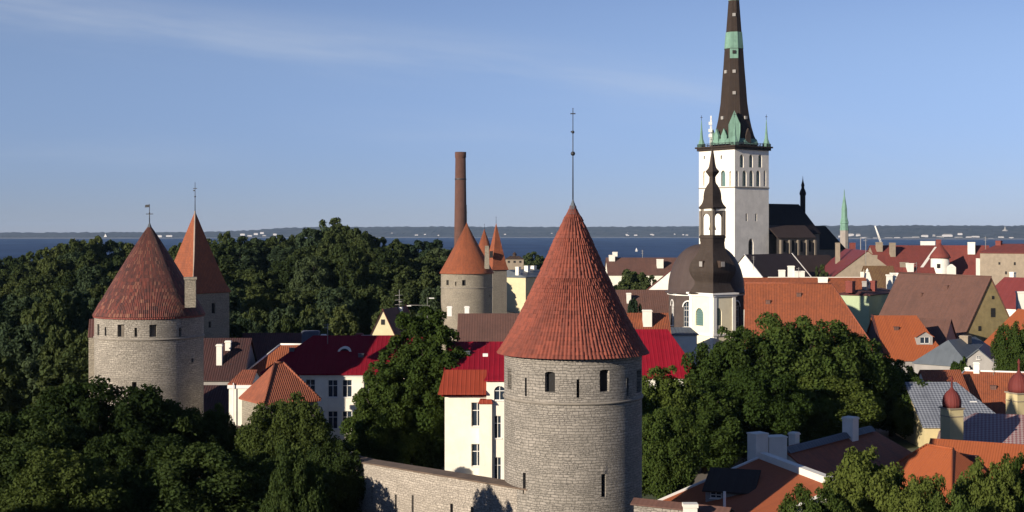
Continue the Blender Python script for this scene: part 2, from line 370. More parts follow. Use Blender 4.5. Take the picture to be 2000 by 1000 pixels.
def farland():
    me = bpy.data.meshes.new('far_hills'); vs = []; fs = []; pxs = [-400 + 6 * i for i in range(484)]; rows = 9
    jit = [[rng.gauss(0, 1) for _ in pxs] for _ in range(rows)]
    for j in range(rows):
        q = j / (rows - 1)
        for i, px in enumerate(pxs):
            Ys = H * F / (lerp(SHORE, px) - HY); Y = Ys + q * 2600 + (60 * jit[j][i] if 0 < j else 0)
            zt = H + (HY - lerp(TOP, px)) * (Ys + 1500) / F
            z = [0, .10, .2, .42, .62, .85, 1.0, .95, .7][j] * zt
            if j > 0: z += jit[j][i] * 3.2 + 3
            vs.append(((px - 1000) / F * Y, Y, z if j else -1.0))
    n = len(pxs)
    for j in range(rows - 1):
        for i in range(n - 1): fs.append((j * n + i, j * n + i + 1, (j + 1) * n + i + 1, (j + 1) * n + i))
    me.from_pydata(vs, [], fs); me.materials.append(hm)
    o = bpy.data.objects.new('far_hills', me); C.objects.link(o); o['kind'] = 'structure'
    mb = MB(); sh = plaster('beach_sand', (.30, .29, .30), .3, scale=.01)
    for a, b_ in zip(pxs, pxs[1:]):
        q = []
        for px, k in ((a, 0), (b_, 0), (b_, 1), (a, 1)):
            Y = H * F / (lerp(SHORE, px) - HY) + (-140 if k == 0 else 60)
            q.append(((px - 1000) / F * Y, Y, .6 if k == 0 else 7))
        mb.face(q)
    mb.build('beach', sh)['kind'] = 'structure'
farland()
# haze: the air that fades the far shore
hb = MB(); hb.box((0, 8100), 18500, 17000, -6, 172)
hz = bpy.data.materials.new('haze_air'); hz.use_nodes = True; t = hz.node_tree; t.nodes.clear()
pv = nd(t, 'ShaderNodeVolumePrincipled', {'Color': (.42, .66, 1, 1), 'Density': 1.7e-5, 'Anisotropy': .0})
t.links.new(pv.outputs[0], nd(t, 'ShaderNodeOutputMaterial').inputs['Volume'])
ho = hb.build('haze', hz); tag(ho, kind='stuff')

# ------------------------------------------------------------------ walls with real openings
def wall_open(mb, P, u0, u1, z0, z1, ops=(), depth=.35, du=3.0, dz=6.0, smooth=False, uvf=lambda u, z: (u, z)):
    # ops: (ua, ub, za, zb, arch rise)
    us = {u0, u1}; zs = {z0, z1}
    for a, b_, c_, d_, r in ops: us |= {a, b_}; zs |= {c_, d_}
    n = max(1, int((u1 - u0) / du)); us |= {u0 + (u1 - u0) * i / n for i in range(n + 1)}
    n = max(1, int((z1 - z0) / dz)); zs |= {z0 + (z1 - z0) * i / n for i in range(n + 1)}
    def cl(s):
        s = sorted(s); o = [s[0]]
        for x in s[1:]:
            if x - o[-1] > 1e-4: o.append(x)
        return o
    us, zs = cl(us), cl(zs)
    for a, b_ in zip(us, us[1:]):
        for c_, d_ in zip(zs, zs[1:]):
            um, zm = (a + b_) / 2, (c_ + d_) / 2
            if any(o[0] < um < o[1] and o[2] < zm < o[3] for o in ops): continue
            mb.face([P(a, c_, 0), P(b_, c_, 0), P(b_, d_, 0), P(a, d_, 0)], [uvf(a, c_), uvf(b_, c_), uvf(b_, d_), uvf(a, d_)], smooth)
    for a, b_, c_, d_, r in ops:
        zj = d_ - r
        mb.face([P(a, c_, 0), P(a, zj, 0), P(a, zj, depth), P(a, c_, depth)])
        mb.face([P(b_, c_, 0), P(b_, c_, depth), P(b_, zj, depth), P(b_, zj, 0)])
        mb.face([P(a, c_, 0), P(a, c_, depth), P(b_, c_, depth), P(b_, c_, 0)])
        if r <= 0: mb.face([P(a, d_, 0), P(b_, d_, 0), P(b_, d_, depth), P(a, d_, depth)])
        else:
            N = 8; hw = (b_ - a) / 2; uc = (a + b_) / 2
            cv_ = [(uc - hw * math.cos(math.pi * k / N), zj + r * math.sin(math.pi * k / N)) for k in range(N + 1)]
            for (ua, za), (ub, zb) in zip(cv_, cv_[1:]):
                mb.face([P(ua, za, 0), P(ub, zb, 0), P(ub, d_, 0), P(ua, d_, 0)], [uvf(ua, za), uvf(ub, zb), uvf(ub, d_), uvf(ua, d_)])
                mb.face([P(ua, za, 0), P(ua, za, depth), P(ub, zb, depth), P(ub, zb, 0)])
def pbox(mb, P, a, b_, c_, d_, e0, e1):     # box in wall space: u a..b, z c..d, depth e0..e1
    mb.hexa([P(a, c_, e0), P(b_, c_, e0), P(b_, c_, e1), P(a, c_, e1), P(a, d_, e0), P(b_, d_, e0), P(b_, d_, e1), P(a, d_, e1)])
def fill(root, P, op, style, depth):
    a, b_, c_, d_, r = op; e = .02
    if style == 'slit':
        m = MB(); pbox(m, P, a - e, b_ + e, c_ - e, d_ + e, depth - .04, depth); m.build('arrow_slit', DARK, root); return
    if style == 'shutter':
        m = MB(); n = 3
        for i in range(n):
            x0 = a + (b_ - a) * i / n; x1 = a + (b_ - a) * (i + 1) / n - .015
            pbox(m, P, x0, x1, c_, d_, depth - .06 - .01 * (i % 2), depth)
        m.build('shutter', WOODW, root); return
    if style == 'blind':
        m = MB(); pbox(m, P, a - e, b_ + e, c_ - e, d_ + e, depth - .04, depth); m.build('blind_niche', CHURCHW, root); return
    if style in ('louvre', 'dark'):
        m = MB(); f = m
        pbox(m, P, a - e, b_ + e, c_ - e, d_ + e, depth - .03, depth)
        if style == 'louvre':
            n = max(3, int((d_ - c_) / .45))
            for i in range(n):
                z = c_ + (d_ - c_) * (i + .3) / n; pbox(m, P, a, b_, z, z + .12, depth - .14, depth - .03)
        m.build('window', GREENGL if style == 'louvre' else DARK, root); return
    fm = {'white': TRIM, 'iron': IRON}[style]; fw = min(.075, (b_ - a) * .07); d0, d1 = depth - .1, depth
    m = MB(); zt = c_ + (d_ - c_) * (.66 if (d_ - c_) > 1.25 else .5); uc = (a + b_) / 2
    for q in ((a, a + fw, c_, d_), (b_ - fw, b_, c_, d_), (a + fw, b_ - fw, c_, c_ + fw), (a + fw, b_ - fw, d_ - fw, d_)): pbox(m, P, *q, d0, d1)
    pbox(m, P, uc - fw * .5, uc + fw * .5, c_ + fw, d_ - fw, d0 + .01, d1); pbox(m, P, a + fw, b_ - fw, zt - fw * .5, zt + fw * .5, d0 + .014, d1)
    if b_ - a > 2.0:
        for k in (.25, .75): pbox(m, P, a + (b_ - a) * k - fw * .3, a + (b_ - a) * k + fw * .3, c_ + fw, d_ - fw, d0 + .02, d1)
        for k in (.2, .4, .8): pbox(m, P, a + fw, b_ - fw, c_ + (d_ - c_) * k - fw * .25, c_ + (d_ - c_) * k + fw * .25, d0 + .024, d1)
    pbox(m, P, a - .08, b_ + .08, c_ - .09, c_ - .003, -.1, .12)          # sill
    wo = m.build('window', fm, root)
    p = MB(); pbox(p, P, a, b_, c_, d_, depth - .03, depth - .005); p.build('pane', GLASS, wo)

def plane(P0, P1):        # outward normal is to the right of P0 -> P1 seen from above
    P0 = Vector(P0[:2]); P1 = Vector(P1[:2]); tdir = (P1 - P0).normalized(); nrm = Vector((tdir.y, -tdir.x))
    def P(u, z, d):
        q = P0 + tdir * u - nrm * d; return Vector((q.x, q.y, z))
    P.L = (P1 - P0).length; P.P0 = P0; P.t = tdir; P.n = nrm; return P
def upx(P, px):
    m = (px - 1000) / F; u = (m * P.P0.y - P.P0.x) / (P.t.x - m * P.t.y); return u
def op_px(P, px, y0, y1, wpx, arch=0.0, wm=None):
    u = upx(P, px); q = P(u, 0, 0); k = q.y / F
    hw = (wm if wm else abs(upx(P, px + wpx / 2) - upx(P, px - wpx / 2))) / 2
    z1, z0 = zat(y0, q.y), zat(y1, q.y)
    return (u - hw, u + hw, z0, z1, min(arch * hw, (z1 - z0) * .45))

def slab(mb, faces, th=.2):      # roof shell: top faces, underside and edge
    edges = {}
    for f in faces:
        f = [Vector(p) for p in f]; mb.face(f)
        mb.face([p - Vector((0, 0, th)) for p in f][::-1])
        for a, b_ in zip(f, f[1:] + f[:1]):
            ka, kb = tuple(round(x, 3) for x in a), tuple(round(x, 3) for x in b_)
            if (kb, ka) in edges: del edges[(kb, ka)]
            else: edges[(ka, kb)] = (a, b_)
    dn = Vector((0, 0, th))
    for a, b_ in edges.values(): mb.face([b_, a, a - dn, b_ - dn])

def house(name, label, cat, A, B, hw, drop, hipA=0, hipB=0, over=.35, wall=WHITE, roof=TILEOR, base=None, wins=(), chim=(), ridge=None, group=None, hwb=None, dropb=None, verge=None, cornice=None, depth=.28):
    """ridge from A=(px,py,Y) to B=(px,Y); hw = half width, drop = ridge to eave; hip = run of the hipped end past the ridge"""
    hwb = hwb or hw; dropb = dropb or drop * hwb / hw
    a3 = at(*A); zr = a3.z; Pa = Vector((a3.x, a3.y)); Pb = Vector(((B[0] - 1000) / F * B[1], B[1]))
    d = (Pb - Pa).normalized(); n = Vector((d.y, -d.x))
    if n.dot((Pa + Pb) / 2) > 0: n = -n; Pa, Pb, d = Pb, Pa, -d; hipA, hipB = hipB, hipA
    # now walking Pa -> Pb has the camera side on the right (n)
    mid = (Pa + Pb) / 2; g0 = base if base is not None else min(gz(mid.x, mid.y), 14) - .3
    root = empty(name, (mid.x, mid.y, g0), label, cat, group)
    v3 = lambda p, z: Vector((p.x, p.y, z))
    ea, eb = Pa - d * (hipA or over), Pb + d * (hipB or over)
    ra, rb = (Pa if hipA else ea), (Pb if hipB else eb)
    zf, zb_ = zr - drop, zr - dropb
    FA, FB, BA, BB = v3(ea + n * hw, zf), v3(eb + n * hw, zf), v3(ea - n * hwb, zb_), v3(eb - n * hwb, zb_)
    RA, RB = v3(ra, zr), v3(rb, zr)
    fs = [[FA, FB, RB, RA], [BB, BA, RA, RB]]
    if hipA: fs.append([BA, FA, RA])
    if hipB: fs.append([FB, BB, RB])
    m = MB(); slab(m, fs); ro = m.build('roof', roof, root)
    if ridge:
        m = MB(); m.tube([RA + Vector((0, 0, .04)), RB + Vector((0, 0, .04))], .16, 6)
        if hipB and ridge != 'x': m.tube([RB + Vector((0, 0, .04)), FB + Vector((0, 0, .04))], .14, 6)
        if hipA: m.tube([RA + Vector((0, 0, .04)), FA + Vector((0, 0, .04))], .14, 6)
        m.build('ridge_cap', ridge, ro)
    if verge:
        up = Vector((0, 0, .16))
        for (E, Rg) in ((FA, RA), (FB, RB)):
            if (E is FA and hipA) or (E is FB and hipB): continue
            sd_ = v3(d, 0) * (.2 if E is FB else -.2); m = MB()
            m.hexa([E - sd_, E + sd_, Rg + sd_, Rg - sd_, E - sd_ + up, E + sd_ + up, Rg + sd_ + up, Rg - sd_ + up])
            m.build('verge_board', verge, ro)
    # walls
    wa, wb = Pa - d * max(0, (hipA - over) if hipA else 0), Pb + d * max(0, (hipB - over) if hipB else 0)
    f0, f1, b0, b1 = wa + n * (hw - over), wb + n * (hw - over), wa - n * (hwb - over), wb - n * (hwb - over)
    ztf = zf + over * drop / hw - .21; ztb = zb_ + over * dropb / hwb - .21
    walls = {'f': plane(f0, f1), 'b': plane(f1, b1), 'a': plane(b0, f0), 'k': plane(b1, b0)}
    m = MB(); ops = {k: [] for k in walls}
    zt = min(ztf, ztb)
    for wv in wins:
        P = walls[wv[0]]; o_ = op_px(P, *wv[1:5], arch=wv[6] if len(wv) > 6 else 0)
        if o_[0] > .05 and o_[1] < P.L - .05 and o_[3] < (ztf if wv[0] == 'f' else zr): ops[wv[0]].append((o_, wv[5]))
    for k, P in walls.items():
        top = ztf if k == 'f' else ztb if k == 'k' else zt
        lo = [o_ for o_, s in ops[k] if o_[3] < top - .02]
        wall_open(m, P, 0, P.L, g0, top, lo, depth)
        if (k == 'a' and not hipA) or (k == 'b' and not hipB):
            hi = [o_ for o_, s in ops[k] if o_[3] >= top - .02]
            u_r = (hw - over) if k == 'b' else (hwb - over); zz = zr - .23
            m.face([P(0, top, 0), P(P.L, top, 0)] + ([P(P.L, ztf, 0)] if k == 'a' and ztf > top + .01 else [P(P.L, ztb, 0)] if k == 'b' and ztb > top + .01 else []) + [P(u_r, zz, 0)] + ([P(0, ztf, 0)] if k == 'b' and ztf > top + .01 else [P(0, ztb, 0)] if k == 'a' and ztb > top + .01 else []))
        for o_, s in ops[k]:
            hi_ = o_[3] >= top - .02
            Pq = P if not hi_ else (lambda P_: (lambda u, z, dd: P_(u, z, dd - depth - .05)))(P)
            fill(root, Pq, o_, s, depth)
    m.build('wall', wall, root)
    if cornice:
        m = MB()
        for k in ('f', 'a', 'b'):
            if k == 'a' and not hipA or k == 'b' and not hipB: continue
            P = walls[k]; pbox(m, P, -.15, P.L + .15, ztf - .45, ztf - .02, -.16, .1)
        m.build('cornice', cornice, root)
    for c_ in chim:          # (px, py_top, width m, across -1..1 (+ = camera side), material)
        px, py, wd, s = c_[:4]; mt = c_[4] if len(c_) > 4 else WHITE
        off = n * (s * (hw if s > 0 else hwb)); q0 = Pa + off; mm = (px - 1000) / F
        u = (mm * q0.y - q0.x) / (d.x - mm * d.y); p = q0 + d * u
        zt_ = zat(py, p.y); zb0 = zr - abs(s) * (drop if s > 0 else dropb) - .5
        mc = MB(); rot = math.atan2(d.y, d.x); ln = c_[5] if len(c_) > 5 else wd
        mc.box(p, ln, wd, zb0, zt_ - .28, rot); mc.box(p, ln + .18, wd + .18, zt_ - .28, zt_ - .12, rot); mc.box(p, ln + .02, wd + .02, zt_ - .12, zt_, rot)
        mc.build('chimney', mt, root)
    root_info[root.name] = dict(walls=walls, Pa=Pa, Pb=Pb, d=d, n=n, zr=zr, hw=hw, drop=drop, ztf=ztf, g0=g0)
    return root
root_info = {}

def dormer(root, px, py, wd, ht, roof, wall, frac=None, back=3.0):      # gabled dormer standing on the camera-side slope
    I = root_info[root.name]; d, n = I['d'], I['n']; s = frac; q0 = I['Pa'] + n * (s * I['hw']); mm = (px - 1000) / F
    u = (mm * q0.y - q0.x) / (d.x - mm * d.y); p = q0 + d * u
    zb = I['zr'] - s * I['drop']; v = lambda a, b_, z: Vector((p.x + d.x * a + n.x * b_, p.y + d.y * a + n.y * b_, z))
    P = plane((p - d * wd / 2), (p + d * wd / 2))
    m = MB(); o_ = (wd * .2, wd * .8, zb + .2, zb + ht - .15, 0)
    wall_open(m, P, 0, wd, zb - .1, zb + ht, [o_], .15)
    for sg in (-1, 1): m.face([v(sg * wd / 2, 0, zb - .1), v(sg * wd / 2, 0, zb + ht), v(sg * wd / 2, -back, zb + ht), v(sg * wd / 2, -back, zb - .1)][::sg])
    m.face([v(-wd / 2, 0, zb + ht), v(wd / 2, 0, zb + ht), v(0, 0, zb + ht + wd * .3)])
    dm = m.build('dormer', wall, root)
    w2 = wd / 2 + .25; m = MB()
    slab(m, [[v(-w2, .3, zb + ht - .1), v(0, .3, zb + ht + wd * .33), v(0, -back, zb + ht + wd * .33), v(-w2, -back, zb + ht - .1)][::-1],
             [v(w2, .3, zb + ht - .1), v(w2, -back, zb + ht - .1), v(0, -back, zb + ht + wd * .33), v(0, .3, zb + ht + wd * .33)][::-1]], .12)
    m.build('dormer_roof', roof, dm); 
    mw = MB(); a, b_, c_, e_, r = o_
    for q in ((a, a + .08, c_, e_), (b_ - .08, b_, c_, e_), (a, b_, c_, c_ + .07), (a, b_, e_ - .07, e_), ((a + b_) / 2 - .04, (a + b_) / 2 + .04, c_, e_)): pbox(mw, P, *q, .04, .13)
    mw.build('window', TRIM, dm); mp = MB(); pbox(mp, P, a, b_, c_, e_, .12, .15); mp.build('pane', GLASS, dm)

def finial(root, cx, cy, z0, spec, parent=None, name='weather_vane'):
    """spec: list of (kind, z, size)"""
    m = MB(); zt = max(s[1] for s in spec); m.tube([(cx, cy, z0), (cx, cy, zt)], [.07, .035], 6)
    for k, z, s in spec:
        if k == 'ball': m.lathe([(.01, z - s), (s * .7, z - s * .7), (s, z), (s * .7, z + s * .7), (.01, z + s)], 12, cx, cy)
        if k == 'cross': m.box((cx, cy), s * 2, .06, z - .05, z + .05); m.box((cx, cy), .07, .065, z - s * .6, z + s * 1.1)
        if k == 'flag': m.hexa([Vector((cx - s, cy - .03, z - s * .35)), Vector((cx, cy - .03, z - s * .3)), Vector((cx, cy + .03, z - s * .3)), Vector((cx - s, cy + .03, z - s * .35)),
                                Vector((cx - s * .9, cy - .03, z + s * .2)), Vector((cx, cy - .03, z + s * .3)), Vector((cx, cy + .03, z + s * .3)), Vector((cx - s * .9, cy + .03, z + s * .2))])
    m.build(name, IRON, parent or root)

def round_tower(name, label, px, Y, R, y_eave, y_apex, ops, strings, wallmat, roofmat, Rr, corr=None, group=None, gz0=13.6, styles=None, dz=1.5):
    cx = (px - 1000) / F * Y; cy = Y
    root = empty(name, (cx, cy, gz0), label, 'tower', group)
    ze, zp = zat(y_eave, Y), zat(y_apex, Y)
    def P(u, z, d): return Vector((cx + (R - d) * math.sin(u / R), cy - (R - d) * math.cos(u / R), z))
    O = []
    for (opx, y0, y1, wpx, arch, st) in ops:
        # angle where the view ray meets the cylinder
        m_ = (opx - 1000) / F; a_ = m_ * m_ + 1; b_ = -2 * (m_ * cx + cy); c_ = cx * cx + cy * cy - R * R
        disc = b_ * b_ - 4 * a_ * c_
        if disc < 0: continue
        yq = (-b_ - math.sqrt(disc)) / (2 * a_); xq = m_ * yq; th = math.atan2(xq - cx, cy - yq)
        hw = wpx * yq / F / 2; z1, z0 = zat(y0, yq), zat(y1, yq)
        O.append(((th * R - hw, th * R + hw, z0, z1, arch * hw), st))
    m = MB(); wall_open(m, P, -math.pi * R, math.pi * R, gz0, ze + .05, [o_ for o_, s in O], .5, R * math.pi / 40, dz, True)
    wo = m.build('wall', wallmat, root)
    for o_, s in O: fill(root, P, o_, s, .5)
    for y in strings:
        z = zat(y, Y - R); m = MB(); m.lathe([(R - .1, z - .14), (R + .12, z - .10), (R + .14, z + .06), (R - .1, z + .14)], 72, cx, cy, cap=False); m.build('string_course', LEDGE, root)
    return root, cx, cy, ze, zp

def corr_cone(cx, cy, Rr, z0, z1, bands, rows, amp, seed=1, bell=.04, thick=.25):
    """tiled cone with real rounded tile ribs; bands = [(t0, ribs)]; each band a ring of rows"""
    rg = random.Random(seed); mb = MB()
    def rad(t_): return Rr * (1 - t_) * (1 - bell * math.sin(math.pi * t_)) + (.10 * (1 - t_) ** 8 * 3)
    mb.lathe([(Rr - .9, z0 + .12), (Rr * .985, z0 - .06), (rad(0) + .05, z0)], 96, cx, cy, cap=False)
    sl = math.hypot(Rr, z1 - z0)
    for bi, (t0, nr) in enumerate(bands):
        t1 = bands[bi + 1][0] if bi + 1 < len(bands) else .985
        n = max(1, int(round(rows * (t1 - t0)))); seg = nr * 6
        jit = [rg.uniform(-.25, .25) for _ in range(nr)]
        for r in range(n):
            ta, tb = t0 + (t1 - t0) * r / n, t0 + (t1 - t0) * (r + 1) / n
            rows_jit = [rg.uniform(.6, 1.25) for _ in range(nr)]
            for k in range(seg):
                q = []; uv = []
                for tt, kk, lift in ((ta, k, .030), (ta, k + 1, .030), (tb, k + 1, .0), (tb, k, .0)):
                    kk %= seg; rib = kk // 6; ph = (kk % 6) / 6
                    a = 2 * math.pi * (kk + 6 * jit[rib] * .25) / seg
                    prof = max(0, math.sin(math.pi * ph))
                    rr = rad(tt) + amp * prof * rows_jit[rib] * (1 if tt < .9 else .5) + lift
                    q.append(Vector((cx + rr * math.sin(a), cy - rr * math.cos(a), z0 + (z1 - z0) * tt)))
                    uv.append((kk / 6 * .34 + (.34 * nr if k + 1 == seg and kk == 0 else 0), tt * sl))
                mb.face(q, uv, True)
    return mb

# ------------------------------------------------------------------ the round tower in the middle
root, cx, cy, ze, zp = round_tower('stone_tower', 'large round limestone tower in the middle with a steep ribbed orange tile roof', 1119, 124, 6.4, 687, 392,
    [(1074, 726, 766, 21, .35, 'dark'), (1181, 722, 765, 21, .3, 'dark'), (995, 720, 760, 20, 0, 'slit'), (1249, 722, 766, 34, 0, 'slit'), (1027, 738, 774, 5, 0, 'slit'),
     (1129, 741, 777, 6, 0, 'slit'), (1226, 738, 774, 7, 0, 'slit'), (1024, 923, 965, 8, 0, 'slit'), (1179, 926, 971, 10, 0, 'slit'), (1096, 1060, 1100, 8, 0, 'slit')],
    [789], STONE, TILE, 6.6, gz0=12.5)
m = corr_cone(cx, cy, 6.66, ze - .05, zp - .1, [(0, 116), (.50, 58), (.76, 29)], 44, .14)
ro = m.build('roof', TILE, root)
m = MB(); m.lathe([(.62, zp - 1.25), (.50, zp - 1.1), (.12, zp - .1), (.05, zp + .15)], 14, cx, cy); m.build('lead_cap', GREYSH, ro)
finial(root, cx, cy, zp, [('ball', zat(300, 124), .22), ('ball', zat(258, 124), .15), ('flag', zat(257, 124), .22), ('cross', zat(222, 124), .24), ('ball', zat(212, 124), .05)])

# ------------------------------------------------------------------ left round tower
root, cx, cy, ze, zp = round_tower('stone_tower', 'wide round limestone tower on the left with a mottled dark red tile roof', 292, 171, 6.78, 613, 438,
    [(192, 633, 655, 10, 0, 'slit'), (206, 639, 656, 5, 0, 'slit'), (236, 634, 658, 15, 0, 'shutter'), (265, 640, 658, 5, 0, 'slit'), (299, 634, 658, 14, 0, 'shutter'), (352, 640, 657, 5, 0, 'slit'),
     (262, 746, 772, 9, 0, 'dark'), (376, 700, 708, 6, 0, 'slit'), (193, 732, 740, 7, 0, 'slit')], [664], STONE2, TILEMOT, 7.0, gz0=12.5)
m = MB(); prof = []
RR = 7.02
for i in range(25):
    t_ = i / 24; r = RR * (1 - t_) ** .94
    if t_ < .14: r = RR * (1 - t_ * .86)
    prof.append((max(r, .02), ze + (zp - ze) * t_))
m.lathe([(RR - .9, ze + .1), (RR - .02, ze - .12)] + prof, 80, cx, cy, cap=False)
ro = m.build('roof', TILEMOT, root)
m = MB(); m.lathe([(RR - .1, ze - .3), (RR - .02, ze - .12), (RR - .25, ze - .08), (RR - .5, ze - .3)], 80, cx, cy, cap=False); m.build('eave_board', TILERED, ro)
m = MB(); m.lathe([(.55, zp - 1.0), (.3, zp - .4), (.05, zp + .25)], 12, cx, cy); m.build('lead_cap', GREYSH, ro)
finial(root, cx, cy, zp, [('ball', zat(416, 171), .1), ('cross', zat(418, 171), .45), ('flag', zat(402, 171), .6), ('ball', zat(400, 171), .06)])
m = MB(); q = at(372, 600, 166.8); m.box((q.x, q.y), 1.35, 1.3, zat(600, 167), zat(546, 167), .2); m.box((q.x, q.y), 1.6, 1.55, zat(546, 167), zat(541, 167), .2); m.build('chimney', STONE3, root)
m = MB(); m.box((cx - 6.95, cy - .4), .8, 2.2, 12.6, zat(657, 171)); an = m.build('annex', STONE3, root)
m = MB(); m.box((cx - 6.95, cy - .4), .95, 2.5, zat(657, 171), zat(622, 171), 0, .75); m.build('annex_roof', TILEDK, an)

# ------------------------------------------------------------------ left square tower behind it
def square_tower(name, label, px, Y, side, rot, y_eave, y_apex, over, wallm, roofm, ops=(), capm=None, group=None, base=13.0):
    cx = (px - 1000) / F * Y; root = empty(name, (cx, Y, base), label, 'tower', group); ze, zp = zat(y_eave, Y), zat(y_apex, Y)
    h = side / 2; ca, sa = math.cos(rot), math.sin(rot)
    cs = [Vector((cx + x * ca - y * sa, Y + x * sa + y * ca)) for x, y in ((-h, -h), (h, -h), (h, h), (-h, h))]
    m = MB(); fl = []
    for k in range(4):
        P = plane(cs[k], cs[(k + 1) % 4]); o_ = []
        for (fk, opx, y0, y1, wpx, ar, st) in ops:
            if fk == k: q = op_px(P, opx, y0, y1, wpx, ar); o_.append(q); fl.append((P, q, st))
        wall_open(m, P, 0, P.L, base, ze, o_, .35)
    m.build('wall', wallm, root)
    for P, q, st in fl: fill(root, P, q, st, .35)
    m = MB(); rr = (h + over) * math.sqrt(2)
    m.lathe([(rr - .3, ze - .2), (rr, ze - .1), (rr * .84, ze + (zp - ze) * .10), (rr * .5, ze + (zp - ze) * .45), (.03, zp)], 4, cx, Y, math.pi / 4 + rot - math.pi / 2, False)
    ro = m.build('roof', roofm, root)
    return root, cx, Y, ze, zp, ro, cs
root, cx, cy, ze, zp, ro, cs = square_tower('stone_tower', 'square stone tower with a tall orange pyramid roof behind the mottled round tower', 381, 205, 7.3, R_(-35), 569, 413, .25, STONE3, TILEOR, [(1, 417, 592, 612, 7, 0, 'slit'), (1, 410, 628, 640, 5, 0, 'slit')])
m = MB(); rr = (3.65 + .25) * math.sqrt(2); aa = math.pi / 4 + R_(-35) - math.pi / 2
for kx in (0, 1, 2, 3):
    a4 = aa + kx * math.pi / 2
    if abs(math.atan2(math.sin(a4), math.cos(a4))) < .4: m.tube([(cx + r_ * math.sin(a4), cy - r_ * math.cos(a4), ze + (zp - ze) * t_ + .05) for r_, t_ in ((rr, -.01), (rr * .84, .10), (rr * .5, .45), (.05, 1.0))], .13, 6)
m.build('hip_tiles', plaster('pale_hip_mortar', (.50, .38, .30), .2), ro)
finial(root, cx, cy, zp, [('ball', zat(384, 205), .14), ('cross', zat(368, 205), .3), ('flag', zat(372, 205), .3), ('ball', zat(357, 205), .06)])

# ------------------------------------------------------------------ three towers beside the factory chimney
root, cx, cy, ze, zp = round_tower('stone_tower', 'round pale tower with a broad orange roof below the brick factory chimney', 911.5, 300, 5.8, 533, 434,
    [(874, 547, 557, 7, 0, 'dark'), (890, 550, 558, 2.5, 0, 'slit'), (906, 547, 558, 7, 0, 'dark'), (957, 574, 580, 4, 0, 'slit')], [563], STONE3, TILEOR, 6, gz0=13)
m = MB(); RR = 6.15; m.lathe([(RR - .6, ze), (RR, ze - .1)] + [(max(.02, RR * (1 - i / 16) ** (1.06)), ze + (zp - ze) * i / 16) for i in range(17)], 64, cx, cy, cap=False); m.build('roof', TILEOR, root)
finial(root, cx, cy, zp, [('ball', zat(415, 300), .12), ('ball', zat(401, 300), .08)])
m = MB(); q = at(951, 520, 297); m.box((q.x, q.y), 1.1, 1.3, zat(525, 297), zat(480, 297), 0, .8); m.build('chimney', STONE3, root)
root, cx, cy, ze, zp, ro, cs = square_tower('stone_tower', 'narrow tower with a slim orange spire roof right of the broad roofed tower', 969, 345, 4.1, R_(-62), 526, 436, .35, STONE3, TILEOR)
finial(root, cx, cy, zp, [('ball', zat(424, 345), .1)])
m = MB(); m.box((cx - 1.2, cy - 3.1), .9, .5, zat(503, 345), zat(490, 345)); m.build('dormer', DARK, root)
root, cx, cy, ze, zp = round_tower('stone_tower', 'farthest tower with only its orange cone roof showing between two other roofs', 946, 390, 4.6, 535, 447, [], [], STONE3, TILEOR, 4.8, gz0=13)
m = MB(); m.lathe([(4.8, ze)] + [(max(.02, 4.8 * (1 - i / 12)), ze + (zp - ze) * i / 12) for i in range(13)], 48, cx, cy); m.build('roof', TILEOR, root)
finial(root, cx, cy, zp, [('ball', zat(438, 390), .1)])

# factory chimney
p = at(899.5, 500, 600); root = empty('factory_chimney', (p.x, p.y, 11), 'tall tapering brown brick factory chimney behind the orange roofed towers', 'chimney')
k = 600 / F; m = MB(); zt = zat(297, 600)
m.lathe([(3.7, 11), (12.6 * k, zat(480, 600)), (10.2 * k, zat(308, 600))], 32, p.x, p.y); m.build('shaft', BRICK, root)
m = MB(); m.lathe([(10.4 * k, zat(309, 600)), (11.0 * k, zat(306, 600)), (11.0 * k, zt), (8.4 * k, zt), (8.4 * k, zt - 2)], 32, p.x, p.y, cap=False); m.build('crown', BRICK, root)
for y in (350, 415): m = MB(); m.lathe([(11.3 * k, zat(y + 1.2, 600)), (11.5 * k, zat(y, 600)), (11.3 * k, zat(y - 1.2, 600))], 32, p.x, p.y, cap=False); m.build('band', IRON, root)

# ------------------------------------------------------------------ church with the great spire
cor = at(1435, 0, 480); PH = R_(53); t1 = Vector((-math.cos(PH), math.sin(PH))); t2 = Vector((math.sin(PH), math.cos(PH))); A_ = 18.0
c0 = Vector((cor.x, cor.y)); cl_, cr_ = c0 + t1 * A_, c0 + t2 * A_; cb_ = cl_ + t2 * A_; cc = c0 + (t1 + t2) * A_ / 2
root = empty('church', (cc.x, cc.y, 13), 'white church tower with a very tall brown and green copper spire and a dark nave', 'church')
ze = zat(291, 480); PL, PR = plane(cl_, c0), plane(c0, cr_); m = MB(); fl = []
def oF(P, fr, y0, y1, wm, ar, st):
    u = fr * A_; Y = P(u, 0, 0).y; o_ = (u - wm / 2, u + wm / 2, zat(y1, Y), zat(y0, Y), ar * wm / 2); fl.append((P, o_, st)); return o_
oL = [oF(PL, .15, 304, 311, .7, 1, 'dark'), oF(PL, .63, 303, 311, .8, 1, 'dark'), oF(PL, .15, 334, 363, 1.3, 1.3, 'blind'), oF(PL, .68, 333, 364, 2.3, 1.2, 'louvre'), oF(PL, .88, 334, 364, 1.0, 1.2, 'blind'), oF(PL, .42, 333, 364, 1.6, 1.2, 'louvre')]
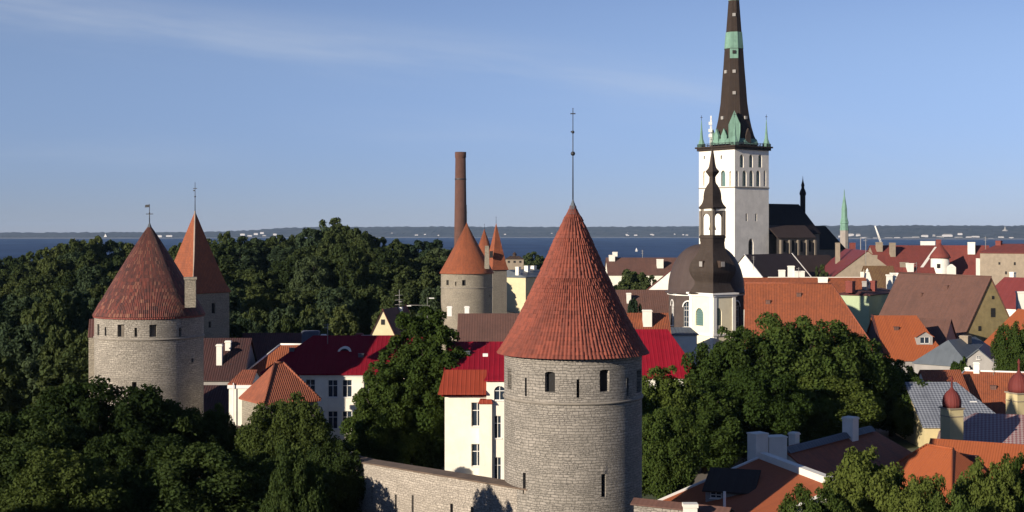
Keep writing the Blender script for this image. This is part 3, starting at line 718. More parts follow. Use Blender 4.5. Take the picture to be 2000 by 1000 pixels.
oR = [oF(PR, f_, 302, 327, 2.0, 1.2, 'louvre') for f_ in (.2, .47, .74)] + [oF(PR, .07, 333, 364, 1.3, 1.3, 'blind'), oF(PR, .28, 333, 364, 2.1, 1.3, 'louvre'), oF(PR, .48, 333, 364, 2.1, 1.3, 'louvre'), oF(PR, .68, 333, 364, 2.1, 1.3, 'louvre'), oF(PR, .88, 333, 364, 1.3, 1.3, 'blind'),
      oF(PR, .34, 417, 432, .9, .3, 'dark'), oF(PR, .62, 417, 432, .9, .3, 'dark'), oF(PR, .47, 466, 497, 2.6, 1.6, 'dark')]
wall_open(m, PL, 0, A_, 13, ze, oL, .9); wall_open(m, PR, 0, A_, 13, ze, oR, .9)
wall_open(m, plane(cr_, cb_), 0, A_, 13, ze); wall_open(m, plane(cb_, cl_), 0, A_, 13, ze); m.build('tower_wall', CHURCHW, root)
for P, o_, st in fl: fill(root, P, o_, st, .9)
rot = math.atan2(t2.y, t2.x)
m = MB()
for P in (PL, PR): pbox(m, P, -.12, A_ + .12, zat(367, 483), zat(365, 483), -.25, .1)
m.build('string_course', LEDGE, root)
m = MB(); m.box(cc, A_ + 1.2, A_ + 1.2, ze + .003, ze + .9, rot); m.box(cc, A_ + 2.2, A_ + 2.2, ze + .9, ze + 1.5, rot); co_ = m.build('cornice', DKSHEET, root)
m = MB()
for q0, q1 in ((cl_, c0), (c0, cr_), (cr_, cb_), (cb_, cl_)):
    e = (q1 - q0).normalized(); nn = Vector((e.y, -e.x)); s0, s1 = q0 + nn * .9, q1 + nn * .9
    for i in range(11):
        q = s0.lerp(s1, i / 10); m.box(q, .16, .16, ze + 1.5, ze + 2.5, rot)
    for z in (1.95, 2.45): m.tube([(s0.x, s0.y, ze + z), (s1.x, s1.y, ze + z)], .09, 4)
m.build('gallery_railing', IRON, root)
ks = cc.y / F; zz = lambda y: zat(y, cc.y); SP = [(46, 283), (43, 275), (39, 266), (34.5, 250), (31, 234), (28, 215), (26, 200), (23.2, 162), (20.5, 130), (18.2, 96)]
ro8 = math.atan2(c0.x - cc.x, -(c0.y - cc.y)) + math.pi / 8; s8 = 1 / math.cos(math.pi / 8) * .98
m = MB(); m.lathe([(h * ks * s8, zz(y)) for h, y in SP], 8, cc.x, cc.y, ro8); spm = m.build('spire', DKSHEET, root)
m = MB(); m.lathe([(47.5 * ks * s8, zz(284)), (45.4 * ks * s8, zz(277)), (43.2 * ks * s8, zz(273))], 8, cc.x, cc.y, ro8, cap=False); m.build('copper_skirt', COPPER, root)
m = MB(); m.lathe([(18.8 * ks * s8, zz(96)), (16.0 * ks * s8, zz(64))], 8, cc.x, cc.y, ro8); m.build('copper_band', COPPER, root)
m = MB(); m.lathe([(15.2 * ks * s8, zz(64)), (10.6 * ks * s8, zz(2))], 8, cc.x, cc.y, ro8); m.build('upper_spire', DKSHEET, root)
m = MB(); m.lathe([(11.0 * ks * s8, zz(2)), (9.0 * ks * s8, zz(-14)), (.1, zz(-125))], 8, cc.x, cc.y, ro8); m.build('spire_tip', COPPER, root)
fdir = (c0 - cc).normalized()
def facet_pt(ang, h, y, out=0.0):        # point on the spire facet at an angle from the front facet
    a = math.atan2(fdir.x, -fdir.y) + ang; r = h * ks * .98 + out; return Vector((cc.x + r * math.sin(a), cc.y - r * math.cos(a), zz(y))), a
m = MB()
for (y0, h0, y1, h1, w0, w1) in ((116, 19.5, 97, 18.4, 8, 8),):
    p0, a = facet_pt(0, h0, y0, .12); p1, a = facet_pt(0, h1, y1, .12); e = Vector((math.cos(a), math.sin(a), 0)); ou = Vector((math.sin(a), -math.cos(a), 0)) * .15
    m.hexa([p0 - e * w0 * ks - ou, p0 + e * w0 * ks - ou, p0 + e * w0 * ks - ou * 3, p0 - e * w0 * ks - ou * 3] [:0] or [p0 - e * w0 * ks + ou * 0, p0 + e * w0 * ks, p0 + e * w0 * ks - ou * 2, p0 - e * w0 * ks - ou * 2, p1 - e * w1 * ks, p1 + e * w1 * ks, p1 + e * w1 * ks - ou * 2, p1 - e * w1 * ks - ou * 2])
m.build('copper_panel', COPPER, root)
def spire_dormer(ang, wpx, y_base, y_top, h_base, h_top, mat, point=True, nm='gablet'):
    p0, a = facet_pt(ang, h_base, y_base, .25); e = Vector((math.cos(a), math.sin(a), 0)) * (wpx * ks); ou = Vector((math.sin(a), -math.cos(a), 0))
    r0 = h_base * ks * .98 + .25; back = lambda y, h: max(.2, r0 - h * ks * .98 + .2); up = Vector((0, 0, zz(y_top) - p0.z)); m = MB(); b0, b1 = ou * back(y_base, h_base), ou * back(y_top, h_top)
    m.hexa([p0 - e, p0 + e, p0 + e - b0, p0 - e - b0, p0 - e + up, p0 + e + up, p0 + e + up - b1, p0 - e + up - b1])
    if point:
        pk = p0 + up + Vector((0, 0, 2.4 * wpx * ks)) ; m.face([p0 - e + up, p0 + e + up, pk]); m.face([p0 + e + up, p0 + e + up - b1, pk - b1 * .6, pk]); m.face([p0 - e + up - b1, p0 - e + up, pk, pk - b1 * .6])
    return m.build(nm, mat, root)
spire_dormer(0, 11, 279, 246, 45, 34, COPPER, True)
for a in (-.45, .62, -.85, -1.2): spire_dormer(a, 6, 281, 268, 46, 42, COPPER if a < 0 else DKSHEET2, True)
for (px, y, h) in ((1427, 31, 12.6), (1411, 142, 21.5), (1432, 142, 21.5), (1428, 184, 25), (1407, 232, 31), (1450, 232, 31), (1428, 104, 19.4)):
    sgn = (px - 1427.5) / (h * 1.0); a = 0 if abs(sgn) < .35 else (-R_(45) if sgn < 0 else R_(45))
    p0, aa = facet_pt(a, h, y, .1); m = MB(); m.box((p0.x, p0.y), 1.15, .8, p0.z - .55, p0.z + .6, aa); m.build('spire_hatch', GREYP if y != 104 else DARK, root)
for q, nm in ((c0, 0), (cl_, 1), (cr_, 2), (cb_, 3)):
    q = q + (cc - q) * .07; y0 = q.y; m = MB()
    m.box(q, 2.0, 2.0, ze + 1.503, ze + 2.6, rot); m.lathe([(1.25, ze + 2.6), (.62, ze + 4.6), (.3, ze + 8.2), (.1, ze + 11.5)], 8, q.x, q.y); pn = m.build('corner_pinnacle', COPPER, root)
    m = MB(); m.tube([(q.x, q.y, ze + 11.4), (q.x, q.y, ze + 13.4)], .08, 5); m.box(q, .8, .1, ze + 12.5, ze + 12.7); m.build('cross', IRON, pn)
# lattice mast standing on the gallery
q = cl_.lerp(c0, .30) ; q = q + (cc - q) * .06; m = MB(); z0, z1 = ze + 1.51, zat(226, q.y)
for dx, dy in ((-.4, -.4), (.4, -.4), (.4, .4), (-.4, .4)): m.tube([(q.x + dx, q.y + dy, z0), (q.x + dx * .35, q.y + dy * .35, z1)], .09, 5)
n = 9
for i in range(n):
    a, b_ = z0 + (z1 - z0) * i / n, z0 + (z1 - z0) * (i + 1) / n; f_ = 1 - .65 * i / n; g_ = 1 - .65 * (i + 1) / n
    for s in (-1, 1): m.tube([(q.x - s * .4 * f_, q.y - .4 * f_, a), (q.x + s * .4 * g_, q.y - .4 * g_, b_)], .06, 4); m.tube([(q.x - .4 * f_, q.y - s * .4 * f_, a), (q.x - .4 * g_, q.y + s * .4 * g_, b_)], .06, 4)
for z, sx_ in ((.35, .8), (.52, .9), (.75, .7)): m.box((q.x - .3, q.y - .4), sx_ + .5, .3, z0 + (z1 - z0) * z - .55, z0 + (z1 - z0) * z + .55)
solo('antenna_mast', m, TRIM, 'white lattice antenna mast standing on the church tower gallery left of the spire', 'antenna')
# nave, aisle, choir
v3 = lambda p, z: Vector((p.x, p.y, z))
def nave(s0, s1, zr, ze_, hw, hip, nm):
    b0, b1 = cc + t2 * s0, cc + t2 * s1; nf = Vector((t2.y, -t2.x)); m = MB(); e1 = b1 + t2 * hip
    slab(m, [[v3(b0 + nf * hw, ze_), v3(e1 + nf * hw, ze_), v3(b1, zr), v3(b0, zr)], [v3(e1 - nf * hw, ze_), v3(b0 - nf * hw, ze_), v3(b0, zr), v3(b1, zr)], [v3(e1 + nf * hw, ze_), v3(e1 - nf * hw, ze_), v3(b1, zr)]], .25)
    ro = m.build(nm + '_roof', BLACKSH, root)
    m = MB(); w_ = hw - .4; f0, f1, k1, k0 = b0 + nf * w_, e1 - t2 * .4 + nf * w_, e1 - t2 * .4 - nf * w_, b0 - nf * w_
    for a, b_ in ((f0, f1), (f1, k1), (k1, k0)): wall_open(m, plane(a, b_), 0, (b_ - a).length, 13, ze_ + .1)
    m.build(nm + '_wall', AISLEW, root); return nf, ro
def spx(px, w_=0.0):      # distance along the nave axis at which a line offset w_ to the near side meets a view ray
    q0 = cc + Vector((t2.y, -t2.x)) * w_; mm = (px - 1000) / F; return (mm * q0.y - q0.x) / (t2.x - mm * t2.y)
nf, nro = nave(9.02, spx(1560), zat(398, 506), zat(456, 500), 8.0, 3.5, 'nave')
nave(spx(1560) + 3.2, spx(1612), zat(441, 520), zat(486, 516), 6.0, 5.0, 'choir')
s0, s1, w0, w1 = 9.3, spx(1594, 13), 7.7, 13.0; b0, b1 = cc + t2 * s0, cc + t2 * s1; za, zb = zat(440, 497), zat(464, 492)
m = MB(); slab(m, [[v3(b0 + nf * w1, zb), v3(b1 + nf * w1, zb), v3(b1 + nf * w0, za), v3(b0 + nf * w0, za)]], .25); m.build('aisle_roof', BRSHEET, root)
PA = plane(b0 + nf * (w1 - .5), b1 + nf * (w1 - .5)); m = MB(); ops = [(x - .9, x + .9, zat(492, 490), zat(469, 490), 1.3) for x in [(s1 - s0) * f_ for f_ in (.2, .42, .64, .86)]]
wall_open(m, PA, 0, PA.L, 13, zb - .05, ops, .5)
P2 = plane(b1 + nf * (w1 - .5), b1 + nf * w0); wall_open(m, P2, 0, P2.L, 13, zb - .05); m.face([P2(0, zb - .05, 0), P2(P2.L, zb - .05, 0), P2(P2.L, za - .3, 0)]); m.build('aisle_wall', AISLEW, root)
for o_ in ops: fill(root, PA, o_, 'dark', .5)
m = MB()
for x in [(s1 - s0) * f_ for f_ in (.09, .31, .53, .75, .97)]: pbox(m, PA, x - .5, x + .5, 13, zb - .9, -1.0, 0)
m.build('buttress', AISLEW, root)
q = cc + t2 * spx(1568); zr = zat(401, q.y); kq = q.y / F; yq = lambda y: zat(y, q.y)
m = MB(); m.lathe([(5.2 * kq, zr - 3), (5.2 * kq, yq(382)), (6.2 * kq, yq(381)), (6.6 * kq, yq(377)), (5 * kq, yq(372)), (3.0 * kq, yq(368)), (3.0 * kq, yq(363)), (3.6 * kq, yq(362)), (1.3 * kq, yq(354)), (.6 * kq, yq(349)), (.3 * kq, yq(344))], 8, q.x, q.y); m.build('ridge_turret', BLACKSH, nro)

# ------------------------------------------------------------------ domed church in front of it
cor = at(1393, 0, 258); PH = R_(58); t1 = Vector((-math.cos(PH), math.sin(PH))); t2b = Vector((math.sin(PH), math.cos(PH))); A_ = 7.1
c0 = Vector((cor.x, cor.y)); cl_, cr_ = c0 + t1 * A_, c0 + t2b * A_ * .8; cb_ = cl_ + t2b * A_ * .8; cc2 = (cl_ + cr_) / 2; c2 = cc2
root = empty('domed_church', (c2.x, c2.y, 13), 'church with a bulbous dark copper belfry helmet before a wide brown dome', 'church')
zc = zat(575, 258); PL, PR = plane(cl_, c0), plane(c0, cr_); m = MB()
oL = [op_px(PL, 1366, 602, 636, 15, 1.0)]; oR = [op_px(PR, 1403, 602, 636, 13, 1.0)]
wall_open(m, PL, 0, PL.L, 13, zc, oL, .35); wall_open(m, PR, 0, PR.L, 13, zc, oR, .35)
for a, b_ in ((cr_, cb_), (cb_, cl_)): wall_open(m, plane(a, b_), 0, (b_ - a).length, 13, zc)
m.build('belfry_wall', BELFRY, root); fill(root, PL, oL[0], 'louvre', .35); fill(root, PR, oR[0], 'louvre', .35)
m = MB()
for P in (PL, PR):
    for u in (.0, P.L - .85): pbox(m, P, u + .02, u + .83, 13.1, zc - .5, -.12, .05)
    pbox(m, P, -.1, P.L + .1, zat(657, 258), zat(653, 258), -.2, .05)
m.build('pilaster', TRIM, root)
rt = math.atan2(t2b.y, t2b.x); m = MB(); m.box(c2, A_ * .8 + .5, A_ + .5, zc - .5, zc - .12, rt); m.box(c2, A_ * .8 + 1.0, A_ + 1.0, zc - .12, zc + .2, rt); m.build('cornice', TRIM, root)
kk = .1 * 1.0; zy = lambda y: zat(y, c2.y); r4 = math.atan2(c0.x - c2.x, -(c0.y - c2.y))
def helm(prof, nm, mat, n=4, par=None):
    m = MB(); m.lathe([(h * kk, zy(y)) for h, y in prof], n, c2.x, c2.y, r4, False); return m.build(nm, mat, par or root)
def curve(tab, n=5):
    out = []
    for i in range(len(tab) - 1):
        p0, p1, p2, p3 = tab[max(i - 1, 0)], tab[i], tab[i + 1], tab[min(i + 2, len(tab) - 1)]
        for k in range(n):
            t_ = k / n; f_ = lambda a, b_, c_, d_: .5 * (2 * b_ + (c_ - a) * t_ + (2 * a - 5 * b_ + 4 * c_ - d_) * t_ * t_ + (3 * b_ - a - 3 * c_ + d_) * t_ ** 3)
            out.append((max(.05, f_(p0[0], p1[0], p2[0], p3[0])), f_(p0[1], p1[1], p2[1], p3[1])))
    return out + [tab[-1]]
helm([(46, 574), (47, 572)] + curve([(45, 571), (39, 562), (34.5, 554), (35.5, 548), (42, 538), (45.5, 528), (43, 515), (35, 503), (28, 492), (24.5, 483), (23.5, 472)]), 'belfry_helmet', DKSHEET2)
helm([(24.5, 472), (24.5, 466), (26, 465), (26, 460), (24, 459)], 'lantern_base', DKSHEET2)
for (x, y) in ((1372, 516), (1409, 516)):     # round-eyed dormers on the bulb
    P = PL if x < 1393 else PR; u = upx(P, x); m = MB(); z = zat(521, 257); pbox(m, P, u - .6, u + .6, z - .2, z + 1.1, -.42, 1.6); dm = m.build('helmet_dormer', BRSHEET, root)
    m = MB(); pbox(m, P, u - .45, u + .45, z - .05, z + .95, -.48, -.40); m.build('louvre', GREYP, dm)
m = MB(); zl0, zl1 = zy(459), zy(412)
for a in range(4):
    aa = r4 + a * math.pi / 2; q = Vector((c2.x + 2.15 * math.sin(aa), c2.y - 2.15 * math.cos(aa))); m.box(q, .62, .62, zl0, zl1, rt)
    a2 = aa + math.pi / 4; q = Vector((c2.x + 1.52 * math.sin(a2), c2.y - 1.52 * math.cos(a2)))
m.build('lantern_pier', AISLEW, root)
m = MB(); ca = [Vector((c2.x + 2.38 * math.sin(r4 + a * math.pi / 2), c2.y - 2.38 * math.cos(r4 + a * math.pi / 2))) for a in range(4)]
for a in range(4):
    P = plane(ca[a], ca[(a + 1) % 4]); wall_open(m, P, 0.1, P.L - .1, zl0 + .02, zl1 + .4, [(.62, P.L - .62, zl0 + .03, zy(417), .9)], .3)
la = m.build('lantern_arch', AISLEW, root)
m = MB(); m.box(c2, 3.5, 3.5, zy(412), zy(408), rt); m.build('lantern_cornice', CREAM, root)
m = MB(); m.lathe([(.75, zy(449)), (.6, zy(444)), (.45, zy(436)), (.2, zy(432))], 14, c2.x, c2.y); m.tube([(c2.x, c2.y, zy(432)), (c2.x, c2.y, zy(411))], .06); m.build('bell', plaster('bell_bronze', (.22, .17, .08), .2, .5), root)
helm([(26, 408), (27, 405)] + curve([(26, 404), (21, 398), (18, 390), (17.5, 382), (15.5, 372), (11, 363), (7, 357), (6, 348), (7, 344), (12.5, 337), (13, 334), (8, 328), (5.5, 318), (3.6, 304), (1.6, 292), (.6, 283)], 4), 'lantern_spire', DKSHEET2)
m = MB(); m.tube([(c2.x, c2.y, zy(284)), (c2.x, c2.y, zy(272))], .05); m.box(c2, .7, .08, zy(279) - .05, zy(279) + .05); m.build('cross', IRON, root)
# drum and dome behind
dc = Vector(((1379 - 1000) / F * 271, 271.0)); R8 = 7.6; zd = zat(572, 271)
m = MB(); drum = []
for a in range(8):
    a0, a1 = 2 * math.pi * (a - .5) / 8 + .12, 2 * math.pi * (a + .5) / 8 + .12
    pA, pB = Vector((dc.x + R8 * math.sin(a0), dc.y - R8 * math.cos(a0))), Vector((dc.x + R8 * math.sin(a1), dc.y - R8 * math.cos(a1))); P = plane(pA, pB)
    o_ = (P.L / 2 - 1.15, P.L / 2 + 1.15, zat(640, 264), zat(590, 264), 1.1); wall_open(m, P, 0, P.L, 13, zd, [o_], .3); drum.append((P, o_))
m.build('drum_wall', BROWNW, root)
for i, (P, o_) in enumerate(drum):
    if i in (7, 0, 1, 6, 2): fill(root, P, o_, 'white', .3)
m = MB()
for P, o_ in drum: pbox(m, P, 0, P.L, zd - .35, zd + .1, -.35, .05)
for P, o_ in drum:
    a, b_, c_, d_, r = o_; uc = (a + b_) / 2; N = 10
    for k in range(N):
        t0, t1_ = math.pi * k / N, math.pi * (k + 1) / N; R1, R2 = (b_ - a) / 2, (b_ - a) / 2 + .22; f_ = lambda R, t_, dd: P(uc - R * math.cos(t_), d_ - r + R * math.sin(t_), dd)
        m.hexa([f_(R1, t0, -.08), f_(R2, t0, -.08), f_(R2, t0, .02), f_(R1, t0, .02), f_(R1, t1_, -.08), f_(R2, t1_, -.08), f_(R2, t1_, .02), f_(R1, t1_, .02)])
m.build('drum_cornice', TRIM, root)
m = MB(); m.lathe([(8.3, zd + .08), (8.3, zd + .3)] + [(7.7 * math.cos(t_) ** .8 if t_ < 1.56 else .02, zd + .4 + 9.6 * math.sin(t_)) for t_ in [i * math.pi / 2 / 14 for i in range(15)]], 40, dc.x, dc.y); m.build('dome', DOMESH, root)

# ------------------------------------------------------------------ houses, from the left to the right
# school-like white building in the left round tower's shadow
facY = 181.5
sch = house('white_building', 'long cream two storey building with a dark maroon sheet roof, half in shadow', 'house', (612, 655, 191.8), (850, 192), 8.0, 4.7, 6.5, 0, .4, CREAM, MAROON,
    wins=[('f', 555, 741, 775, 19, 'white'), ('f', 606, 741, 775, 19, 'white'), ('f', 650, 742, 776, 19, 'white'), ('f', 678, 742, 776, 19, 'white'), ('f', 720, 743, 776, 19, 'white'), ('f', 768, 743, 776, 19, 'white'), ('f', 816, 743, 776, 19, 'white'),
          ('f', 555, 802, 838, 19, 'white'), ('f', 606, 802, 838, 19, 'white'), ('f', 650, 803, 838, 19, 'white'), ('f', 678, 803, 838, 19, 'white'), ('f', 720, 803, 838, 19, 'white'), ('f', 768, 803, 838, 19, 'white'), ('f', 650, 858, 890, 19, 'white'), ('f', 678, 858, 890, 19, 'white')],
    chim=[(607, 646, 1.5, -.3, plaster('blue_grey_render', (.14, .16, .22), .15), 2.4), (632, 653, .7, -.1, TRIM, .7), (716, 655, 1.0, -.2, TRIM, 1.6), (702, 651, .8, -.5, TILERED, 1.0)], cornice=TRIM)
I = root_info[sch.name]; p = at(673, 700, 188.5); P = plane((p.x - 1.1, p.y), (p.x + 1.1, p.y)); zb = I['zr'] - (191.85 - 188.5) / 8 * 4.7
m = MB(); zb -= .35
for k in range(10):
    t0, t1_ = math.pi * k / 10, math.pi * (k + 1) / 10
    f_ = lambda R, t_, dd: P(1.1 - R * math.cos(t_), zb + R * .95 * math.sin(t_), dd)
    m.hexa([f_(.75, t0, -.1), f_(1.02, t0, -.1), f_(1.02, t0, 2.2), f_(.75, t0, 2.2), f_(.75, t1_, -.1), f_(1.02, t1_, -.1), f_(1.02, t1_, 2.2), f_(.75, t1_, 2.2)])
pbox(m, P, .02, 2.18, zb - .35, zb, -.12, .2); dm = m.build('eyebrow_dormer', TRIM, sch)
m = MB()
for k in range(10):
    t0, t1_ = math.pi * k / 10, math.pi * (k + 1) / 10; m.face([P(1.1, zb, .1), P(1.1 - .78 * math.cos(t1_), zb + .74 * math.sin(t1_), .1), P(1.1 - .78 * math.cos(t0), zb + .74 * math.sin(t0), .1)][::-1])
m.build('pane', GLASS, dm)
# annex with parapet in front of its left end
house('annex_building', 'small sunlit cream annex with a white parapet left of the corner turret', 'house', (474, 722, 168.5), (500, 168.5), 3.4, 1.4, 1.2, 0, .15, CREAM, TURRETT, wins=[('f', 470, 742, 746, 1, 'dark')], cornice=TRIM)
m = MB(); q = at(456, 800, 164.9); m.tube([(q.x, q.y, 14), (q.x, q.y, zat(748, 164.9))], .07); solo('drainpipe', m, TRIM, 'thin white drainpipe at the left corner of the sunlit cream annex', 'pipe')
# corner turret on the town wall
T = house('wall_turret', 'small wall turret with a steep hipped orange tile roof before the cream building', 'tower', (537, 709, 160), (553, 160.6), 3.7, 4.3, 3.1, 3.2, .3, STONE3, TURRETT, wins=[('f', 498, 790, 810, 5, 'slit'), ('f', 510, 794, 808, 5, 'dark'), ('f', 520, 792, 812, 6, 'dark'), ('f', 585, 795, 812, 7, 'dark')], ridge=TURRETT)
# dark roofs behind
house('old_house', 'house with a long dark red tile roof in shadow behind the left round tower', 'house', (385, 660, 197), (488, 197), 6.5, 5.5, 0, 0, .3, GREYP, TILESHADE, chim=[(429, 672, .8, .6), (446, 665, .8, .25)])
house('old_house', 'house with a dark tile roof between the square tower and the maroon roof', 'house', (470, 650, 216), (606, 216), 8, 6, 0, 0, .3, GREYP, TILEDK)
house('low_house', 'low house with a brown tile roof between the left round tower and the annex', 'house', (385, 752, 186), (470, 186), 6, 3.5, 0, 0, .3, GREYP, TILESHADE)
house('gabled_house', 'small orange roofed wing with a pale verge rising behind the maroon roof', 'house', (548, 673, 199), (612, 199), 5, 4.2, 5.0, 0, .2, WHITE, TILEOR, ridge=TRIM)
# yellow gable
house('yellow_gabled_house', 'narrow pale yellow gabled house with a dark red roof behind the tall tree', 'house', (748, 604, 258), (792, 272), 2.6, 5.2, 0, 0, .25, PALEYEL, TILEDK, wins=[('a', 748, 624, 634, 7, 'dark')], verge=TILERED, chim=[(781, 600, .9, .1, TRIM)])
q = at(780, 600, 269.5); m = MB(); zt = zat(566, q.y); m.tube([(q.x, q.y, zat(602, q.y)), (q.x, q.y, zt)], .05, 5)
for i, z in enumerate((.3, .55, .8)): m.tube([(q.x - .9, q.y, zt - 3.8 * z), (q.x + .9, q.y, zt - 3.8 * z + .1)], .035, 4)
m.lathe([(.02, zt - 2.6), (.35, zt - 2.5), (.45, zt - 2.3)], 10, q.x + .3, q.y - .2); solo('aerial', m, GREYP, 'thin rooftop aerial with crossbars on the chimney of the yellow gabled house', 'aerial')
# brown roof with chimneys left of the middle tower
house('brown_roofed_house', 'house with a plain brown tile roof below the broad roofed round tower', 'house', (898, 612, 236), (1060, 236), 8, 5.2, 0, 0, .3, GREYP, TILEBR, chim=[(912, 598, .8, -.15, TRIM), (878, 598, .8, .0, TRIM)])
# white house against the middle tower
hs = house('white_house', 'tall white house with a crimson sheet roof just left of the middle tower', 'house', (878, 667, 162), (1040, 162), 12, 5.0, 0, 0, .35, CREAM, CRIMSON,
    wins=[('f', 932, 786, 833, 23, 'white', 0), ('f', 932, 867, 911, 23, 'white', 0)])
I = root_info[hs.name]
Y0 = 150.35; zc = zat(768, Y0)
m = MB(); xa, xb = at(872, 0, Y0).x, at(950, 0, Y0).x       # lower orange skirt roof over the facade
def skirt(xa, xb, y0, z0, y1, z1, hipl):
    m = MB(); slab(m, [[Vector((xa, y0, z0)), Vector((xb, y0, z0)), Vector((xb, y1, z1)), Vector((xa + hipl, y1, z1))], [Vector((xa, y1 + 3, z0)), Vector((xa, y0, z0)), Vector((xa + hipl, y1, z1)), Vector((xa + hipl, y1 + 3, z1))]], .18); return m
skirt(-8.3, xb, 149.2, zat(768, 149.2), 152.5, zat(722, 152.5), .55).build('skirt_roof', ORSHEET, hs)
xa, xb = at(950, 0, 149.6).x, at(1030, 0, 149.6).x; P = plane((xa, 149.6), (xb, 149.6)); zt = zat(741, 149.6)
m = MB(); o1 = op_px(P, 976, 754, 782, 22, .9); o2 = op_px(P, 972, 812, 856, 14); o3 = op_px(P, 972, 893, 940, 14)
wall_open(m, P, 0, P.L, 13, zt, [o1, o2, o3], .2); L_ = plane((xa, 150.6), (xa, 149.6)); wall_open(m, L_, 0, 1, 13, zt); by = m.build('bay_wall', CREAM, hs)
for o_ in (o1, o2, o3): fill(by, P, o_, 'white', .2)
m = MB(); slab(m, [[Vector((xa - .25, 149.3, zt - .02)), Vector((xb, 149.3, zt - .02)), Vector((xb, 153.5, zt + 2.0)), Vector((xa + 1.2, 153.5, zt + 2.0))]], .18); m.build('bay_roof', CRIMSON, by)
xa, xb = at(934, 0, 149.3).x, at(963, 0, 149.3).x; z = zat(788, 149.3)
m = MB(); m.box(((xa + xb) / 2, 149.7), xb - xa - .25, 1.1, 13, z - .02); pi = m.build('pilaster', CREAM, hs)
m = MB(); m.box(((xa + xb) / 2, 149.65), xb - xa, 1.45, z, z + .45, 0, .75); m.build('pilaster_roof', ORSHEET, pi)
m = MB(); q = at(892, 0, 149.1); m.box(((at(878, 0, 149.9).x + at(950, 0, 149.9).x) / 2, 149.95), at(950, 0, 149.9).x - at(878, 0, 149.9).x, .3, zat(941, 149.9), zat(937, 149.9)); m.build('plinth_ledge', TRIM, hs)
m = MB(); q = at(948, 692, 156); m.box((q.x, q.y), .6, .5, q.z - .25, q.z + .1); m.build('skylight', TRIM, hs)

# town wall with slits and a tiled coping
pts = [(1.5, 119.4), (-7.3, 127), (-15.3, 137), (-25.4, 150), (-33.6, 160.5), (-41, 166)]; tops = [21.9, 21.9, 21.3, 21.2, 21.3, 21.3]
root = empty('town_wall', (-15, 137, 12), 'long pale limestone town wall with dark slits running left from the middle tower', 'wall')
m = MB(); cp = MB(); fl = []
slits = [(688, 958, 980), (726, 951, 981), (773, 966, 1002), (806, 967, 1012), (848, 984, 1020), (882, 984, 1020), (922, 990, 1030)]
for i in range(len(pts) - 1):
    b_, a = Vector(pts[i]), Vector(pts[i + 1]); zb, za = tops[i], tops[i + 1]; P = plane(a, b_); zt = min(za, zb)
    ops = []
    for px, y0, y1 in slits:
        u = upx(P, px)
        if .4 < u < P.L - .4: o_ = op_px(P, px, y0, y1, 6, wm=.36); ops.append(o_); fl.append((P, o_))
    wall_open(m, P, 0, P.L, 11.5, zt, ops, .4, uvf=lambda u, z, i=i: (u + 40 * i, z))
    if abs(za - zb) > .01: m.face([P(0, zt, 0), P(P.L, zt, 0), P(0, za, 0) if za > zb else P(P.L, zb, 0)])
    Q = plane(b_ - P.n * 1.5, a - P.n * 1.5); wall_open(m, Q, 0, Q.L, 11.5, zt)
    n_ = Vector((P.n.x, P.n.y, 0)); A3, B3 = Vector((a.x, a.y, za)), Vector((b_.x, b_.y, zb)); up = Vector((0, 0, 1))
    cp.hexa([A3 + n_ * .22 + up * .01, B3 + n_ * .22 + up * .01, B3 - n_ * 1.6 + up * .01, A3 - n_ * 1.6 + up * .01, A3 + n_ * .22 + up * .14, B3 + n_ * .22 + up * .14, B3 - n_ * 1.6 + up * .22, A3 - n_ * 1.6 + up * .22])
m.build('wall', WALLST, root); cp.build('coping', plaster('coping_tile', (.20, .14, .10), .3), root)
for P, o_ in fl: fill(root, P, o_, 'slit', .4)

# right of the middle tower
house('red_roofed_house', 'house with a hipped bright crimson sheet roof just right of the middle tower', 'house', (1180, 643, 205), (1304, 205), 9, 6.4, 0, 4.0, .35, WHITE, CRIMSON, wins=[('f', 1290, 740, 765, 12, 'white')])
house('orange_roofed_house', 'low orange roofed house with a tall white chimney beside the crimson roof', 'house', (1225, 611, 236), (1302, 236), 7, 5, 0, 0, .3, WHITE, TILEOR, chim=[(1264, 605, 1.7, .35, WHITE, 1.5)])
house('brown_roofed_house', 'house with a brown tile roof left of the dark domed church drum', 'house', (1205, 566, 285), (1312, 285), 8, 6, 0, 0, .3, WHITE, TILEBR, chim=[(1228, 572, .9, .4)])
house('grey_roofed_house', 'low white house with a flat blue grey roof under the belfry', 'house', (1286, 639, 250), (1348, 250), 4.5, 1.0, 2, 1, .3, WHITE, GREYSH)
house('gabled_house', 'white gabled house with a red roof left of the wide brown dome', 'house', (1322, 517, 372), (1338, 410), 9, 7.5, 0, 0, .3, WHITE, TILERED, verge=TRIM, chim=[(1327, 513, 1.0, -.3)])
house('long_house', 'long far house with a brown red roof and dormers above the sea', 'house', (1185, 503, 560), (1335, 560), 11, 7, 0, 6, .4, CREAM, TILEBR, chim=[(1195, 498, 2.4, .15), (1201, 492, 2, -.2), (1289, 506, 2.6, .55)], wins=[('f', 1250, 532, 540, 4, 'white'), ('f', 1260, 532, 540, 4, 'white'), ('f', 1270, 532, 540, 4, 'white')])
house('yellow_house', 'sunlit pale yellow house with a flat grey roof just right of the three far towers', 'house', (992, 527, 440), (1046, 452), 9, 2.2, 2, 2, .4, PALEYEL, GREYSH, wins=[('f', 998, 541, 547, 5, 'dark'), ('f', 998, 558, 566, 5, 'dark'), ('f', 1012, 542, 548, 5, 'dark'), ('f', 1024, 545, 552, 5, 'dark'), ('f', 1012, 560, 568, 5, 'dark')], chim=[(1012, 521, 1.3, .55), (1030, 519, 1.5, .3), (1042, 519, 1.5, .0)])
p = at(1005, 508, 700); root = empty('turreted_house', (p.x, p.y, 12), 'beige house with a small roof turret far behind the pale yellow house', 'house')
